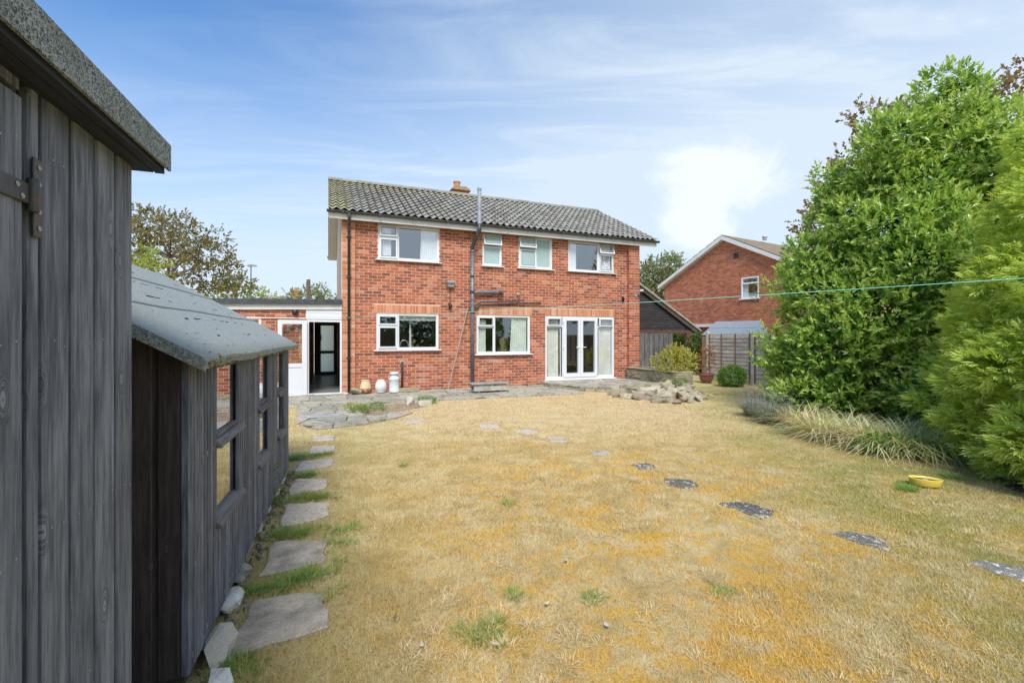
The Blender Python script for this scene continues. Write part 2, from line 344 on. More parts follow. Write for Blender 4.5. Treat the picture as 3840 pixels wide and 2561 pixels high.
# lawn: the same colour field drives the turf sheet and the blades standing in it
def lawn_colour(t, pale=0.0):
    p = pos(t); x, y, z = t.sep(p)
    flat = t.comb(x, y, 0.0)
    n_a = t.noise(flat, 1.1, 6, .62, .4); n_b = t.noise(t.vm('ADD', flat, (17, 5, 0)), 3.2, 6, .65, .6)
    n_c = t.noise(t.vm('ADD', flat, (3, 31, 0)), 1.7, 8, .72, .5); n_d = t.noise(t.vm('ADD', flat, (41, 3, 0)), 8.5, 5, .7)
    c = t.mix(t.range(n_b, .36, .64), (.52, .385, .165), (.68, .55, .30))
    c = t.mix(t.range(n_d, .52, .70, 0, .6), c, (.70, .56, .33))
    far = t.range(y, 5.5, 9.5)
    c = t.mix(t.math('MULTIPLY', far, .55), c, (.70, .535, .32))
    # orange dried moss, mostly on the near right half
    wgt = t.math('MULTIPLY', t.range(y, 8.2, 3.6), t.range(t.math('ADD', x, t.math('MULTIPLY', y, .10)), -1.6, 1.1))
    om = t.range(t.math('ADD', n_c, t.math('MULTIPLY', t.math('SUBTRACT', n_d, .5), .7)), .46, .60)
    c = t.mix(t.math('MULTIPLY', t.math('MULTIPLY', om, wgt), .82), c, (.72, .44, .07))
    om2 = t.range(t.noise(t.vm('ADD', flat, (71, 13, 0)), 4.6, 7, .75, .4), .54, .62)
    c = t.mix(t.math('MULTIPLY', t.math('MULTIPLY', om2, wgt), .7), c, (.70, .42, .07))
    # olive green where the turf is still alive: toward the right border, and beside the path
    gr = t.math('MAXIMUM', t.math('MULTIPLY', t.range(t.math('SUBTRACT', x, t.math('MULTIPLY', y, .27)), .6, 2.4), .95), t.math('MULTIPLY', t.range(t.math('ADD', x, t.math('MULTIPLY', y, .28)), .55, -.35), .32))
    gm = t.range(t.math('ADD', n_a, t.math('MULTIPLY', t.math('SUBTRACT', n_d, .5), .5)), .38, .62)
    c = t.mix(t.math('MULTIPLY', gr, t.math('ADD', t.math('MULTIPLY', gm, .6), .25)), c, (.30, .31, .075))
    sp = t.range(t.noise(t.vm('ADD', flat, (7, 77, 0)), 2.1, 5, .7), .60, .72)
    c = t.mix(t.math('MULTIPLY', sp, .5), c, (.24, .23, .06))
    return c, n_b, n_d, flat
m, t = mat('lawn')
c, nb, nd_, flat = lawn_colour(t)
fl = t.noise(flat, 55, 5, .75); fl2 = t.noise(flat, 140, 3, .7)
c = t.mix(t.range(fl, .48, .30, 0, .6), c, (.22, .15, .06))
c = t.mix(t.range(fl2, .54, .72, 0, .6), c, (.80, .66, .40))
t.put(t.b.inputs['Base Color'], c); t.b.inputs['Roughness'].default_value = .95; t.b.inputs['Specular IOR Level'].default_value = .1
bump(t, t.math('ADD', fl, t.math('MULTIPLY', fl2, .5)), 1.0, .02)
m, t = mat('lawn_blade')
c, nb, nd_, flat = lawn_colour(t)
a = t.n('ShaderNodeAttribute', attribute_name='tone').outputs['Fac']
c = t.mix(t.range(a, .35, 1.0, 0, .55), c, (.80, .66, .40))
c = t.mix(t.range(a, .25, 0.0, 0, .6), c, (.26, .20, .07))
t.put(t.b.inputs['Base Color'], c); t.b.inputs['Roughness'].default_value = .8; t.b.inputs['Specular IOR Level'].default_value = .2
tr = t.n('ShaderNodeBsdfTranslucent'); t.link(c, tr.inputs[0]); mx = t.n('ShaderNodeMixShader'); mx.inputs[0].default_value = .3
t.link(t.b.outputs[0], mx.inputs[1]); t.link(tr.outputs[0], mx.inputs[2]); t.link(mx.outputs[0], t.o.inputs[0])

# ---------------------------------------------------------------- mesh helpers
class MB:
    def __init__(s): s.v = []; s.f = []; s.t = []
    def add(s, vs, fs, tone=0.0):
        o = len(s.v); s.v += [tuple(p) for p in vs]; s.f += [tuple(i+o for i in f) for f in fs]; s.t += [tone]*len(fs); return s
    def box(s, x0, x1, y0, y1, z0, z1, tone=0.0, M=None):
        vs = [Vector(p) for p in ((x0, y0, z0), (x1, y0, z0), (x1, y1, z0), (x0, y1, z0), (x0, y0, z1), (x1, y0, z1), (x1, y1, z1), (x0, y1, z1))]
        if M is not None: vs = [M @ p for p in vs]
        return s.add(vs, [(0, 3, 2, 1), (4, 5, 6, 7), (0, 1, 5, 4), (1, 2, 6, 5), (2, 3, 7, 6), (3, 0, 4, 7)], tone)
    def prism(s, pts, axis, a, b, tone=0.0):
        """polygon (two coordinates) extruded along the axis from a to b"""
        n = len(pts)
        def P(p, q):
            return {0: (q, p[0], p[1]), 1: (p[0], q, p[1]), 2: (p[0], p[1], q)}[axis]
        vs = [P(p, a) for p in pts]+[P(p, b) for p in pts]
        return s.add(vs, [tuple(range(n))[::-1], tuple(range(n, 2*n))]+[(i, (i+1) % n, n+(i+1) % n, n+i) for i in range(n)], tone)
    def tube(s, path, r, n=10, tone=0.0, cap=True):
        path = [Vector(p) for p in path]; rs = r if isinstance(r, (list, tuple)) else [r]*len(path)
        vs = []; up = None
        for i, p in enumerate(path):
            d = (path[min(i+1, len(path)-1)]-path[max(i-1, 0)]).normalized()
            if up is None: up = d.orthogonal().normalized()
            up = (up-d*up.dot(d)); up = up.normalized() if up.length > 1e-5 else d.orthogonal().normalized()
            sd = d.cross(up)
            vs += [p+(up*math.cos(2*math.pi*k/n)+sd*math.sin(2*math.pi*k/n))*rs[i] for k in range(n)]
        L = len(path); fs = [(i*n+k, i*n+(k+1) % n, (i+1)*n+(k+1) % n, (i+1)*n+k) for i in range(L-1) for k in range(n)]
        if cap: fs += [tuple(range(n))[::-1], tuple(range((L-1)*n, L*n))]
        return s.add(vs, fs, tone)
    def lathe(s, prof, n=24, c=(0, 0, 0), sx=1, sy=1, tone=0.0):
        vs = [(c[0]+r*sx*math.cos(2*math.pi*k/n), c[1]+r*sy*math.sin(2*math.pi*k/n), c[2]+z) for r, z in prof for k in range(n)]
        L = len(prof); fs = [(i*n+k, i*n+(k+1) % n, (i+1)*n+(k+1) % n, (i+1)*n+k) for i in range(L-1) for k in range(n)]
        fs += [tuple(range(n))[::-1], tuple(range((L-1)*n, L*n))]
        return s.add(vs, fs, tone)
    def mesh(s, name, m, smooth=False):
        me = bpy.data.meshes.new(name); me.from_pydata(s.v, [], s.f)
        if any(s.t):
            at = me.attributes.new('tone', 'FLOAT', 'FACE'); at.data.foreach_set('value', s.t)
        if m: me.materials.append(MATS[m])
        if smooth: me.polygons.foreach_set('use_smooth', [True]*len(me.polygons))
        me.update(); return me
    def build(s, name, m, parent=None, loc=(0, 0, 0), rot=(0, 0, 0), smooth=False, bevel=0, **tags):
        me = s.mesh(name, m, smooth)
        if bevel:
            bm = bmesh.new(); bm.from_mesh(me)
            bmesh.ops.bevel(bm, geom=bm.edges[:], offset=bevel, segments=1, affect='EDGES', clamp_overlap=True); bm.to_mesh(me); bm.free()
        return link(name, me, parent, loc, rot, **tags)
def link(name, me, parent=None, loc=(0, 0, 0), rot=(0, 0, 0), **tags):
    o = bpy.data.objects.new(name, me); C.objects.link(o); o.location = loc; o.rotation_euler = rot
    if parent: o.parent = parent
    for k, v in tags.items(): o[k] = v
    return o
def thing(name, label, cat, loc=(0, 0, 0), rz=0, group=None):
    o = link(name, None, None, loc, (0, 0, rz), label=label, category=cat)
    if group: o['group'] = group
    return o
def tag(o, label, cat, group=None):
    o['label'] = label; o['category'] = cat
    if group: o['group'] = group
    return o
def npmesh(name, V, F, m, tone=None, smooth=False):
    """V (n,3) array, F (k,3|4) array"""
    me = bpy.data.meshes.new(name); k = F.shape[1]
    me.vertices.add(len(V)); me.vertices.foreach_set('co', V.astype(np.float32).ravel())
    me.loops.add(F.size); me.loops.foreach_set('vertex_index', F.astype(np.int32).ravel())
    me.polygons.add(len(F)); me.polygons.foreach_set('loop_start', np.arange(0, F.size, k, dtype=np.int32))
    me.polygons.foreach_set('loop_total', np.full(len(F), k, dtype=np.int32)); me.update(calc_edges=True)
    if tone is not None:
        at = me.attributes.new('tone', 'FLOAT', 'FACE'); at.data.foreach_set('value', tone.astype(np.float32))
    me.materials.append(MATS[m])
    if smooth: me.polygons.foreach_set('use_smooth', [True]*len(F))
    return me

# ---------------------------------------------------------------- frames of reference
HA = R(22); HC, HS = math.cos(HA), math.sin(HA); P0 = (-4.42, 11.85)
def hw(x, y, z=0): return Vector((P0[0]+x*HC-y*HS, P0[1]+x*HS+y*HC, z))     # house-local to world
SA = R(109.5)
def sw(x, y, z=0, o=(-1.378, 1.923)): return Vector((o[0]+x*math.cos(SA)-y*math.sin(SA), o[1]+x*math.sin(SA)+y*math.cos(SA), z))

def inpoly(X, Y, poly):
    inside = np.zeros(X.shape, bool); n = len(poly)
    for i in range(n):
        x1, y1 = poly[i]; x2, y2 = poly[(i+1) % n]
        if y1 == y2: continue
        c = ((y1 > Y) != (y2 > Y)) & (X < (x2-x1)*(Y-y1)/(y2-y1)+x1)
        inside ^= c
    return inside

# ================================================================ GROUND
g = MB()
xs = [-400, -60, -20, -8] + [-6+.5*i for i in range(33)] + [14, 20, 60, 400]
ys = [-300, -40, -10, -4] + [-2+.5*i for i in range(41)] + [24, 40, 80, 500]
V = []; F = []
def gz_(x, y):
    if -6 < x < 9 and -1 < y < 15: return .010*noise.noise(Vector((x*.8, y*.8, 3)))+.006*noise.noise(Vector((x*2.2, y*2.2, 1)))-.006
    return -.006
for y in ys:
    for x in xs: V.append((x, y, gz_(x, y)))
nx = len(xs)
for j in range(len(ys)-1):
    for i in range(nx-1): F.append((j*nx+i, j*nx+i+1, (j+1)*nx+i+1, (j+1)*nx+i))
g.add(V, F); g.build('lawn', 'lawn', kind='structure', smooth=True)

# path slabs down the shed side and stepping stones across the lawn (corner points on the ground, metres)
SL = [[(-1.47, 2.60), (-1.11, 2.68), (-.95, 2.36), (-1.32, 2.10)], [(-1.74, 3.33), (-1.35, 3.33), (-1.25, 3.02), (-1.57, 2.82)],
      [(-2.03, 4.06), (-1.65, 4.10), (-1.54, 3.78), (-1.82, 3.54)], [(-2.28, 4.78), (-1.92, 4.80), (-1.83, 4.48), (-2.12, 4.30)],
      [(-2.54, 5.44), (-2.19, 5.56), (-2.08, 5.28), (-2.40, 5.04)], [(-2.72, 6.20), (-2.42, 6.22), (-2.32, 5.92), (-2.60, 5.80)],
      [(-2.98, 6.80), (-2.67, 6.86), (-2.57, 6.58), (-2.87, 6.50)]]
ST = [[(-1.98, 8.05), (-1.78, 8.31), (-1.53, 8.18), (-1.65, 7.85)], [(-.57, 7.78), (-.23, 7.83), (-.21, 7.50), (-.53, 7.50)], [(.04, 7.22), (.24, 7.42), (.43, 7.19), (.24, 6.96)],
      [(.50, 6.72), (.76, 6.76), (.83, 6.54), (.57, 6.46)], [(1.0, 6.02), (1.29, 5.98), (1.24, 5.76), (1.02, 5.76)], [(1.39, 5.38), (1.64, 5.41), (1.66, 5.22), (1.45, 5.12)],
      [(1.60, 4.83), (1.84, 4.79), (1.92, 4.62), (1.75, 4.50), (1.60, 4.58)], [(1.84, 4.10), (2.11, 4.14), (2.27, 3.92), (2.06, 3.74)],
      [(2.40, 3.47), (2.60, 3.52), (2.78, 3.38), (2.62, 3.18)], [(3.0, 3.02), (3.17, 3.06), (3.40, 2.88), (3.2, 2.66)]]
def slab(poly, name, m, label, group, z=.0, wob=.020):
    cx = sum(p[0] for p in poly)/len(poly); cy = sum(p[1] for p in poly)/len(poly)
    pts = []; n = len(poly)
    for i in range(n):
        a, b = poly[i], poly[(i+1) % n]
        for k in range(5):
            f = k/5; x = a[0]+(b[0]-a[0])*f-cx; y = a[1]+(b[1]-a[1])*f-cy
            if k == 0: x *= .95; y *= .95
            pts.append((x+random.uniform(-wob, wob), y+random.uniform(-wob, wob)))
    mb = MB(); n = len(pts)
    vs = [(x, y, -.05) for x, y in pts]+[(x, y, -.006) for x, y in pts]+[(x*.96, y*.96, 0) for x, y in pts]+[(0, 0, .001)]
    fs = [(i, (i+1) % n, n+(i+1) % n, n+i) for i in range(n)]+[(n+i, n+(i+1) % n, 2*n+(i+1) % n, 2*n+i) for i in range(n)]+[(2*n+i, 2*n+(i+1) % n, 3*n) for i in range(n)]
    mb.add(vs, fs); o = mb.build(name, m, loc=(cx, cy, z+.012)); return tag(o, label, 'paving slab', group)
L1 = ['large speckled concrete slab nearest the camera beside the dark shed', 'second pale concrete slab of the path beside the shed, grass on its near edge',
      'third concrete path slab, behind a thick green grass tuft', 'fourth concrete path slab, near the far end of the shed windows',
      'fifth concrete path slab, level with the far shed corner', 'small half overgrown path slab just beyond the shed', 'farthest path slab, below the metal drain cover']
for p, l in zip(SL, L1): slab(p, 'path_slab', 'slab_concrete', l, 'slabs of the path beside the sheds')
L2 = ['pale buried stepping stone left of the row, near the paving', 'stepping stone in the lawn below the long wooden box', 'diamond shaped stepping stone, third of the row from the left',
      'stepping stone with yellow moss on its far edge', 'pale stepping stone mid lawn, half grown over', 'small pale stepping stone before the speckled ones',
      'rounded white speckled stepping stone in mid lawn', 'dark stepping stone with white lichen spots, between the rounded one and the next dark one',
      'dark stepping stone with white lichen and moss at its left end', 'largest stepping stone, cut by the right edge of the picture']
for i, (p, l) in enumerate(zip(ST, L2)): slab(p, 'stepping_stone', 'slab_lichen' if i > 4 else 'slab_concrete', l, 'stepping stones crossing the lawn', z=-.010)

# ---- voronoi crazy paving
def clip(poly, px, py, nx_, ny_):
    out = []; n = len(poly)
    for i in range(n):
        a, b = poly[i], poly[(i+1) % n]
        da = (a[0]-px)*nx_+(a[1]-py)*ny_; db = (b[0]-px)*nx_+(b[1]-py)*ny_
        if da <= 0: out.append(a)
        if da*db < 0:
            f = da/(da-db); out.append((a[0]+(b[0]-a[0])*f, a[1]+(b[1]-a[1])*f))
    return out
def cells(region, d, rnd, ax=1.0):
    xs_ = [p[0] for p in region]; ys_ = [p[1] for p in region]; pts = []
    y = min(ys_)-d
    while y < max(ys_)+d:
        x = min(xs_)-d
        while x < max(xs_)+d*ax:
            pts.append((x+rnd.uniform(-.42, .42)*d*ax, y+rnd.uniform(-.42, .42)*d)); x += d*ax
        y += d
    res = []
    arr = np.array(region)
    for p in pts:
        poly = list(region)
        for q_ in pts:
            if q_ is p: continue
            dx, dy = q_[0]-p[0], q_[1]-p[1]
            if dx*dx+dy*dy > (3.2*d*ax)**2: continue
            mx_, my_ = (p[0]+q_[0])/2, (p[1]+q_[1])/2; L = math.hypot(dx, dy); gap = .011
            poly = clip(poly, mx_-dx/L*gap, my_-dy/L*gap, dx/L, dy/L)
            if len(poly) < 3: break
        if len(poly) >= 3:
            A = abs(sum(poly[i][0]*poly[(i+1) % len(poly)][1]-poly[(i+1) % len(poly)][0]*poly[i][1] for i in range(len(poly))))/2
            if A > d*d*.12: res.append(poly)
    return res
def crazy(region, d, base_z, top_z, name, parent, seed, ax=1.0):
    """stones laid in house-local coordinates on a joint bed"""
    rnd = random.Random(seed)
    for poly in cells(region, d, rnd, ax):
        cx = sum(p[0] for p in poly)/len(poly); cy = sum(p[1] for p in poly)/len(poly); n = len(poly)
        zt = top_z+rnd.uniform(-.006, .006); tx, ty = rnd.uniform(-.012, .012), rnd.uniform(-.012, .012)
        lo = [(p[0]-cx, p[1]-cy, base_z) for p in poly]
        mid = [(p[0]-cx, p[1]-cy, zt-.010+tx*(p[0]-cx)+ty*(p[1]-cy)) for p in poly]
        up = [((p[0]-cx)*.95, (p[1]-cy)*.95, zt+tx*(p[0]-cx)+ty*(p[1]-cy)) for p in poly]
        mb = MB(); mb.add(lo+mid+up, [(i, (i+1) % n, n+(i+1) % n, n+i) for i in range(n)]+[(n+i, n+(i+1) % n, 2*n+(i+1) % n, 2*n+i) for i in range(n)]+[tuple(range(2*n, 3*n))])
        mb.build('paving_stone', 'crazy_stone', parent, loc=(cx, cy, 0))
RG1 = [(-3.2, -1.95), (5.9, -2.28), (6.2, -.02), (-3.2, -.02)]
RG2 = [(-.95, -2.12), (-.02, -2.15), (.30, -3.65), (.30, -4.52), (-.50, -4.68), (-.85, -4.02)]
RG3 = [(.32, -3.70), (.85, -3.48), (1.2, -3.66), (.8, -4.18), (.32, -4.42)]
RG4 = [(5.72, -.03), (5.62, -.85), (5.95, -1.65), (6.6, -2.22), (7.5, -2.5), (8.74, -2.45), (8.74, -.03)]
pv = link('paving', None, None, (P0[0], P0[1], 0), (0, 0, HA), kind='structure')
for i, rg in enumerate((RG1, RG2, RG3)):
    cx = sum(p[0] for p in rg)/len(rg); cy = sum(p[1] for p in rg)/len(rg)
    MB().prism([(cx+(p[0]-cx)*.985, cy+(p[1]-cy)*.985) for p in rg], 2, -.05, .012).build('joint_bed', 'joint_dark', pv)
    crazy(rg, .40, -.03, .030, 'paving', pv, 11+i, 1.25)
pt = link('raised_patio', None, None, (P0[0], P0[1], 0), (0, 0, HA), kind='structure')
MB().prism([(7.3+(p[0]-7.3)*.97, -1.1+(p[1]+1.1)*.97) for p in RG4], 2, -.02, .112).build('patio_base', 'joint_dark', pt)
crazy(RG4, .38, .085, .135, 'patio', pt, 5, 1.2)
rnd = random.Random(3)
path = [RG4[i] for i in range(0, 6)]
for a, b in zip(path, path[1:]):       # stones laid under the patio rim
    L = math.hypot(b[0]-a[0], b[1]-a[1]); k = max(1, int(L/.22)); an = math.atan2(b[1]-a[1], b[0]-a[0])
    for i in range(k):
        f = (i+.5)/k
        MB().box(-L/k/2+.006, L/k/2-.006, -.01, .10, -.02, .078).build('rim_stone', 'walling', pt, loc=(a[0]+(b[0]-a[0])*f, a[1]+(b[1]-a[1])*f, 0), rot=(0, 0, an), bevel=.008)

# ================================================================ BRICKWORK
BP, CP = .2275, .0825; BL, BH = .2145, .0695
def brick_geo(mb, x0, x1, z0, z1, y=0.0, proud=.004, tone_=0.0, b=.003):
    """one brick face standing proud of the mortar (front looks to -y)"""
    yf = y-proud
    vs = [(x0, y, z0), (x1, y, z0), (x1, y, z1), (x0, y, z1), (x0, yf+b, z0), (x1, yf+b, z0), (x1, yf+b, z1), (x0, yf+b, z1), (x0+b, yf, z0+b), (x1-b, yf, z0+b), (x1-b, yf, z1-b), (x0+b, yf, z1-b)]
    fs = [(0, 1, 5, 4), (1, 2, 6, 5), (2, 3, 7, 6), (3, 0, 4, 7), (4, 5, 9, 8), (5, 6, 10, 9), (6, 7, 11, 10), (7, 4, 8, 11), (8, 9, 10, 11)]
    mb.add(vs, fs, tone_)
def courses(x0, x1, z0, z1, holes, soldiers=()):
    """brick rectangles (x0,x1,z0,z1,full?) of a stretcher-bond wall cut around holes; soldiers = upright courses over openings"""
    out = []; cuts = list(holes)
    for (a, b, c0) in soldiers:
        cuts.append((a, b, c0, c0+.225)); x = a; k = int((b-a)/.0775); pw = (b-a)/k
        for i in range(k): out.append((a+i*pw+.005, a+(i+1)*pw-.005, c0+.004, c0+.214, False, 1))
    r = 0; z = z0
    while z < z1-.02:
        zt = min(z+BH, z1); x = x0-(BP/2 if r % 2 else 0)
        while x < x1:
            segs = [(max(x, x0), min(x+BL, x1))]
            for (a, b, c0, c1) in cuts:
                if c1 <= z+.02 or c0 >= zt-.02: continue
                ns = []
                for s0, s1 in segs:
                    if b <= s0 or a >= s1: ns.append((s0, s1))
                    else:
                        if a-s0 > .02: ns.append((s0, a))
                        if s1-b > .02: ns.append((b, s1))
                segs = ns
            for s0, s1 in segs:
                if s1-s0 > .02: out.append((s0, s1, z, zt, s1-s0 > BL-.001 and zt-z > BH-.001, 0))
            x += BP
        z += CP; r += 1
    return out
_mb = MB(); brick_geo(_mb, -BL/2, BL/2, -BH/2, BH/2); BRICK_ME = _mb.mesh('brick', 'brick')
def lay(rects, parent, M, limit, m='brick', stuffname='brick_courses', near=None):
    """M maps wall-local (x, 0, z) into the parent frame; the `limit` bricks nearest the camera become parts of their own"""
    full = [r for r in rects if r[4]]
    if near and limit:
        full.sort(key=near); own = set(id(r) for r in full[:limit])
    else: own = set()
    mb = MB(); rnd = random.Random(len(rects)); rot = M.to_euler()
    for r in rects:
        if id(r) in own:
            o = link('brick', BRICK_ME, parent, M @ Vector(((r[0]+r[1])/2, -rnd.uniform(0, .0025), (r[2]+r[3])/2)), rot)
        else: brick_geo(mb, r[0], r[1], r[2], r[3], -rnd.uniform(0, .0025), tone_=rnd.uniform(.01, 50))
    me = mb.mesh(stuffname, m); me.transform(M)
    return link(stuffname, me, parent, kind='stuff')

# ================================================================ HOUSE
house = thing('brick_house', 'two storey red brick house with grey pantile roof and white framed windows', 'house', (P0[0], P0[1], 0), HA)
HW, HD, EZ = 9.334, 6.7, 4.66
W = dict(w1=(.895, 2.56, 3.575, 4.535), w2=(3.84, 4.44, 3.575, 4.52), w3=(4.985, 6.11, 3.572, 4.535), w4=(6.68, 8.38, 3.575, 4.53),
         k=(.853, 2.54, 1.14, 2.12), m=(3.656, 5.36, .985, 2.125), fd=(5.875, 8.395, .165, 2.14))
hl = [(a, b, c_, d) for (a, b, c_, d) in W.values()]
PL, PR = .315, 8.915                  # inner edges of the two end piers
# core walls (mortar face) with real openings, and a hollow interior
def wall_grid(mb, x0, x1, z0, z1, holes, y0, y1):
    X = sorted({x0, x1, *[h[0] for h in holes], *[h[1] for h in holes]}); Z = sorted({z0, z1, *[h[2] for h in holes], *[h[3] for h in holes]})
    def solid(i, j):
        if i < 0 or j < 0 or i >= len(X)-1 or j >= len(Z)-1: return False
        cx, cz = (X[i]+X[i+1])/2, (Z[j]+Z[j+1])/2
        return not any(h[0] < cx < h[1] and h[2] < cz < h[3] for h in holes)
    for i in range(len(X)-1):
        for j in range(len(Z)-1):
            if not solid(i, j): continue
            a, b, c_, d = X[i], X[i+1], Z[j], Z[j+1]
            mb.add([(a, y0, c_), (b, y0, c_), (b, y0, d), (a, y0, d)], [(0, 1, 2, 3)]); mb.add([(a, y1, c_), (b, y1, c_), (b, y1, d), (a, y1, d)], [(3, 2, 1, 0)])
            if not solid(i-1, j): mb.add([(a, y0, c_), (a, y1, c_), (a, y1, d), (a, y0, d)], [(3, 2, 1, 0)])
            if not solid(i+1, j): mb.add([(b, y0, c_), (b, y1, c_), (b, y1, d), (b, y0, d)], [(0, 1, 2, 3)])
            if not solid(i, j-1): mb.add([(a, y0, c_), (b, y0, c_), (b, y1, c_), (a, y1, c_)], [(3, 2, 1, 0)])
            if not solid(i, j+1): mb.add([(a, y0, d), (b, y0, d), (b, y1, d), (a, y1, d)], [(0, 1, 2, 3)])
mb = MB(); wall_grid(mb, 0, HW, -.1, EZ+.1, hl, 0, .27)
front = mb.build('wall', 'mortar', house, label='front brick wall with white windows')
rects = courses(PL, PR, 0.002, EZ+.08, [(a-.0, b+.0, c_-.0, d) for a, b, c_, d in hl], [(.80, 2.60, 2.135), (3.66, 5.42, 2.135), (5.86, 8.42, 2.148)])
camx, camy = -(P0[0])*HC-(P0[1])*HS, (P0[0])*HS-(P0[1])*HC
fun = lambda r: math.hypot((r[0]+r[1])/2-camx, camy)+abs((r[2]+r[3])/2-1.5)*.2
lay([r for r in rects if r[5] == 0], front, Matrix.Identity(4), 300, near=fun)
lay([r for r in rects if r[5] == 1], front, Matrix.Identity(4), 0, m='brick_soft', stuffname='soldier_bricks')
# end piers stand forward of the wall
for (a, b, pf) in ((0, PL, .045), (PR, HW, .10)):
    mb = MB().box(a, b, -pf, -.001, -.1, EZ+.08); pier = mb.build('pier', 'mortar', house)
    rr = []; z = .002; r = 0
    while z < EZ+.06:
        cut = a+.215 if r % 2 else a+.10
        rr += [(a, cut, z, z+BH, 0, 0), (cut+.01, b, z, z+BH, 0, 0)]; z += CP; r += 1
    mbb = MB(); rnd = random.Random(4)
    for r_ in rr: brick_geo(mbb, r_[0], r_[1], r_[2], r_[3], -pf-rnd.uniform(0, .002), tone_=rnd.uniform(.01, 50))
    z = .002                        # returns on the inner side
    while z < EZ+.06:
        xx = b if a == 0 else a; sgn = 1 if a == 0 else -1
        mbb.box(min(xx, xx+sgn*.006), max(xx, xx+sgn*.006), -pf+.002, -.012, z, z+BH, rnd.uniform(.01, 50)); z += CP
    link('pier_bricks', mbb.mesh('pier_bricks', 'brick_soft' if a == 0 else 'brick'), pier, kind='stuff')
mb = MB().prism([(.001, -.1), (HD, -.1), (HD, 4.66), (3.35, 6.52), (.001, 4.66)], 0, .0, -.02); mb.build('side_wall', 'render_side', house)
mb = MB().prism([(.001, -.1), (HD, -.1), (HD, 4.66), (3.35, 6.52), (.001, 4.66)], 0, HW-.02, HW+.001); mb.build('side_wall', 'mortar', house)
MB().box(.02, HW-.02, HD-.2, HD, -.1, 4.66).build('rear_wall', 'room_wall', house)
MB().box(.02, HW-.02, .28, HD-.2, 2.32, 2.55).box(.02, HW-.02, .28, HD-.2, 4.60, 4.66).box(.02, HW-.02, .28, HD-.2, -.05, .10).box(3.0, 3.1, .28, HD-.2, .10, 4.6).box(5.6, 5.7, .28, HD-.2, .10, 4.6).build('inner_walls', 'room_wall', house)

# roof
RY, RZ = 3.35, 6.62; EY, EZR = -.24, 4.74; X0, X1 = -.34, 9.93
sl_ = math.atan2(RZ-EZR, RY-EY); slen = math.hypot(RZ-EZR, RY-EY)
mb = MB()
mb.prism([(EY, EZR-.03), (RY, RZ-.03), (RY+(RY-EY), EZR-.03), (RY+(RY-EY), EZR-.09), (RY, RZ-.10), (EY, EZR-.09)], 0, X0+.02, X1-.02)
roof = mb.build('roof', 'tile_shadow', house)
TW, NT_, NR = (X1-X0)/52, 52, 13; TE = slen/NR
def tile_mesh():
    mb = MB(); n = 8; L = TE+.05; vs = []
    for k in range(n+1):
        u = k/n; h = .028*math.cos(2*math.pi*u)+.012
        x = u*TW-TW/2
        vs += [(x, 0, h), (x, L, h-.034), (x, .004, h-.016)]
    fs = []
    for k in range(n):
        a = k*3; b = a+3
        fs += [(a, b, b+1, a+1), (a+2, b+2, b, a)]
    mb.add(vs, fs); me = mb.mesh('roof_tile', 'roof_tile', smooth=False); me.materials.append(MATS['tile_edge_shade']); me.polygons.foreach_set('material_index', [0, 1]*n)
    at = me.attributes.new('moss', 'FLOAT', 'POINT'); at.data.foreach_set('value', [0.0]*len(vs)); return me, vs, fs
TILE_ME, tv, tfs = tile_mesh(); TM = [TILE_ME]
for _v in (.45, .9):
    _c = TILE_ME.copy(); _c.attributes['moss'].data.foreach_set('value', [_v]*len(tv)); TM.append(_c)
Rm = Matrix.Rotation(sl_, 4, 'X'); tl = []
for r in range(NR):
    for k in range(NT_):
        s_ = r*TE-.03; P = Vector((X0+(k+.5)*TW+random.uniform(-.003, .003), EY+s_*math.cos(sl_), EZR+s_*math.sin(sl_)+.022+random.uniform(-.003, .004)))
        tl.append((P, r, k))
wp = lambda P: (hw(P.x, P.y, P.z)-Vector((0, 0, 1.5))).length
tl.sort(key=lambda e: wp(e[0]))
allv = []; allf = []; al_t = []; al_m = []
for i, (P, r, k) in enumerate(tl):
    mossy = max(0, 1-k/3.0)*.9+(.55 if r >= NR-2 and k < 26 else 0)+(.2 if k < 12 else 0)
    J = Matrix.Rotation(random.uniform(-.012, .012), 4, 'Z') @ Rm
    if i < 300:
        o = link('roof_tile', TM[0 if mossy < .3 else 1 if mossy < .7 else 2], roof, P, (sl_, 0, random.uniform(-.01, .01)))
    else:
        o_ = len(allv); allv += [tuple(P+J @ Vector(q_)) for q_ in tv]; allf += [tuple(a+o_ for a in f) for f in tfs]; al_t += [random.uniform(.01, 50)]*len(tfs); al_m += [min(1, mossy)]*len(tv)
me = bpy.data.meshes.new('tile_courses'); me.from_pydata(allv, [], allf); me.materials.append(MATS['roof_tile']); me.materials.append(MATS['tile_edge_shade']); me.polygons.foreach_set('material_index', [0, 1]*(len(allf)//2))
me.attributes.new('tone', 'FLOAT', 'FACE').data.foreach_set('value', al_t); me.attributes.new('moss', 'FLOAT', 'POINT').data.foreach_set('value', al_m)
link('tile_courses', me, roof, kind='stuff')
# rear slope tiles are never seen: a plain sheet under a ridge of half-round tiles
MB().prism([(RY, RZ), (RY+(RY-EY), EZR), (RY+(RY-EY), EZR-.028), (RY, RZ-.028)], 0, X0, X1).build('rear_slope', 'tile_verge', roof)
x = X0; rt = []
prof = [(RY+.13*math.cos(a), RZ-.03+.115*math.sin(a)) for a in [math.pi*i/8 for i in range(9)]]
_m = MB().prism(prof, 0, -.22, .22).mesh('ridge_tile', 'roof_tile')
while x < X1-.1:
    link('ridge_tile', _m, roof, (x+.22, 0, random.uniform(-.004, .004)), (0, 0, 0)); x += .446
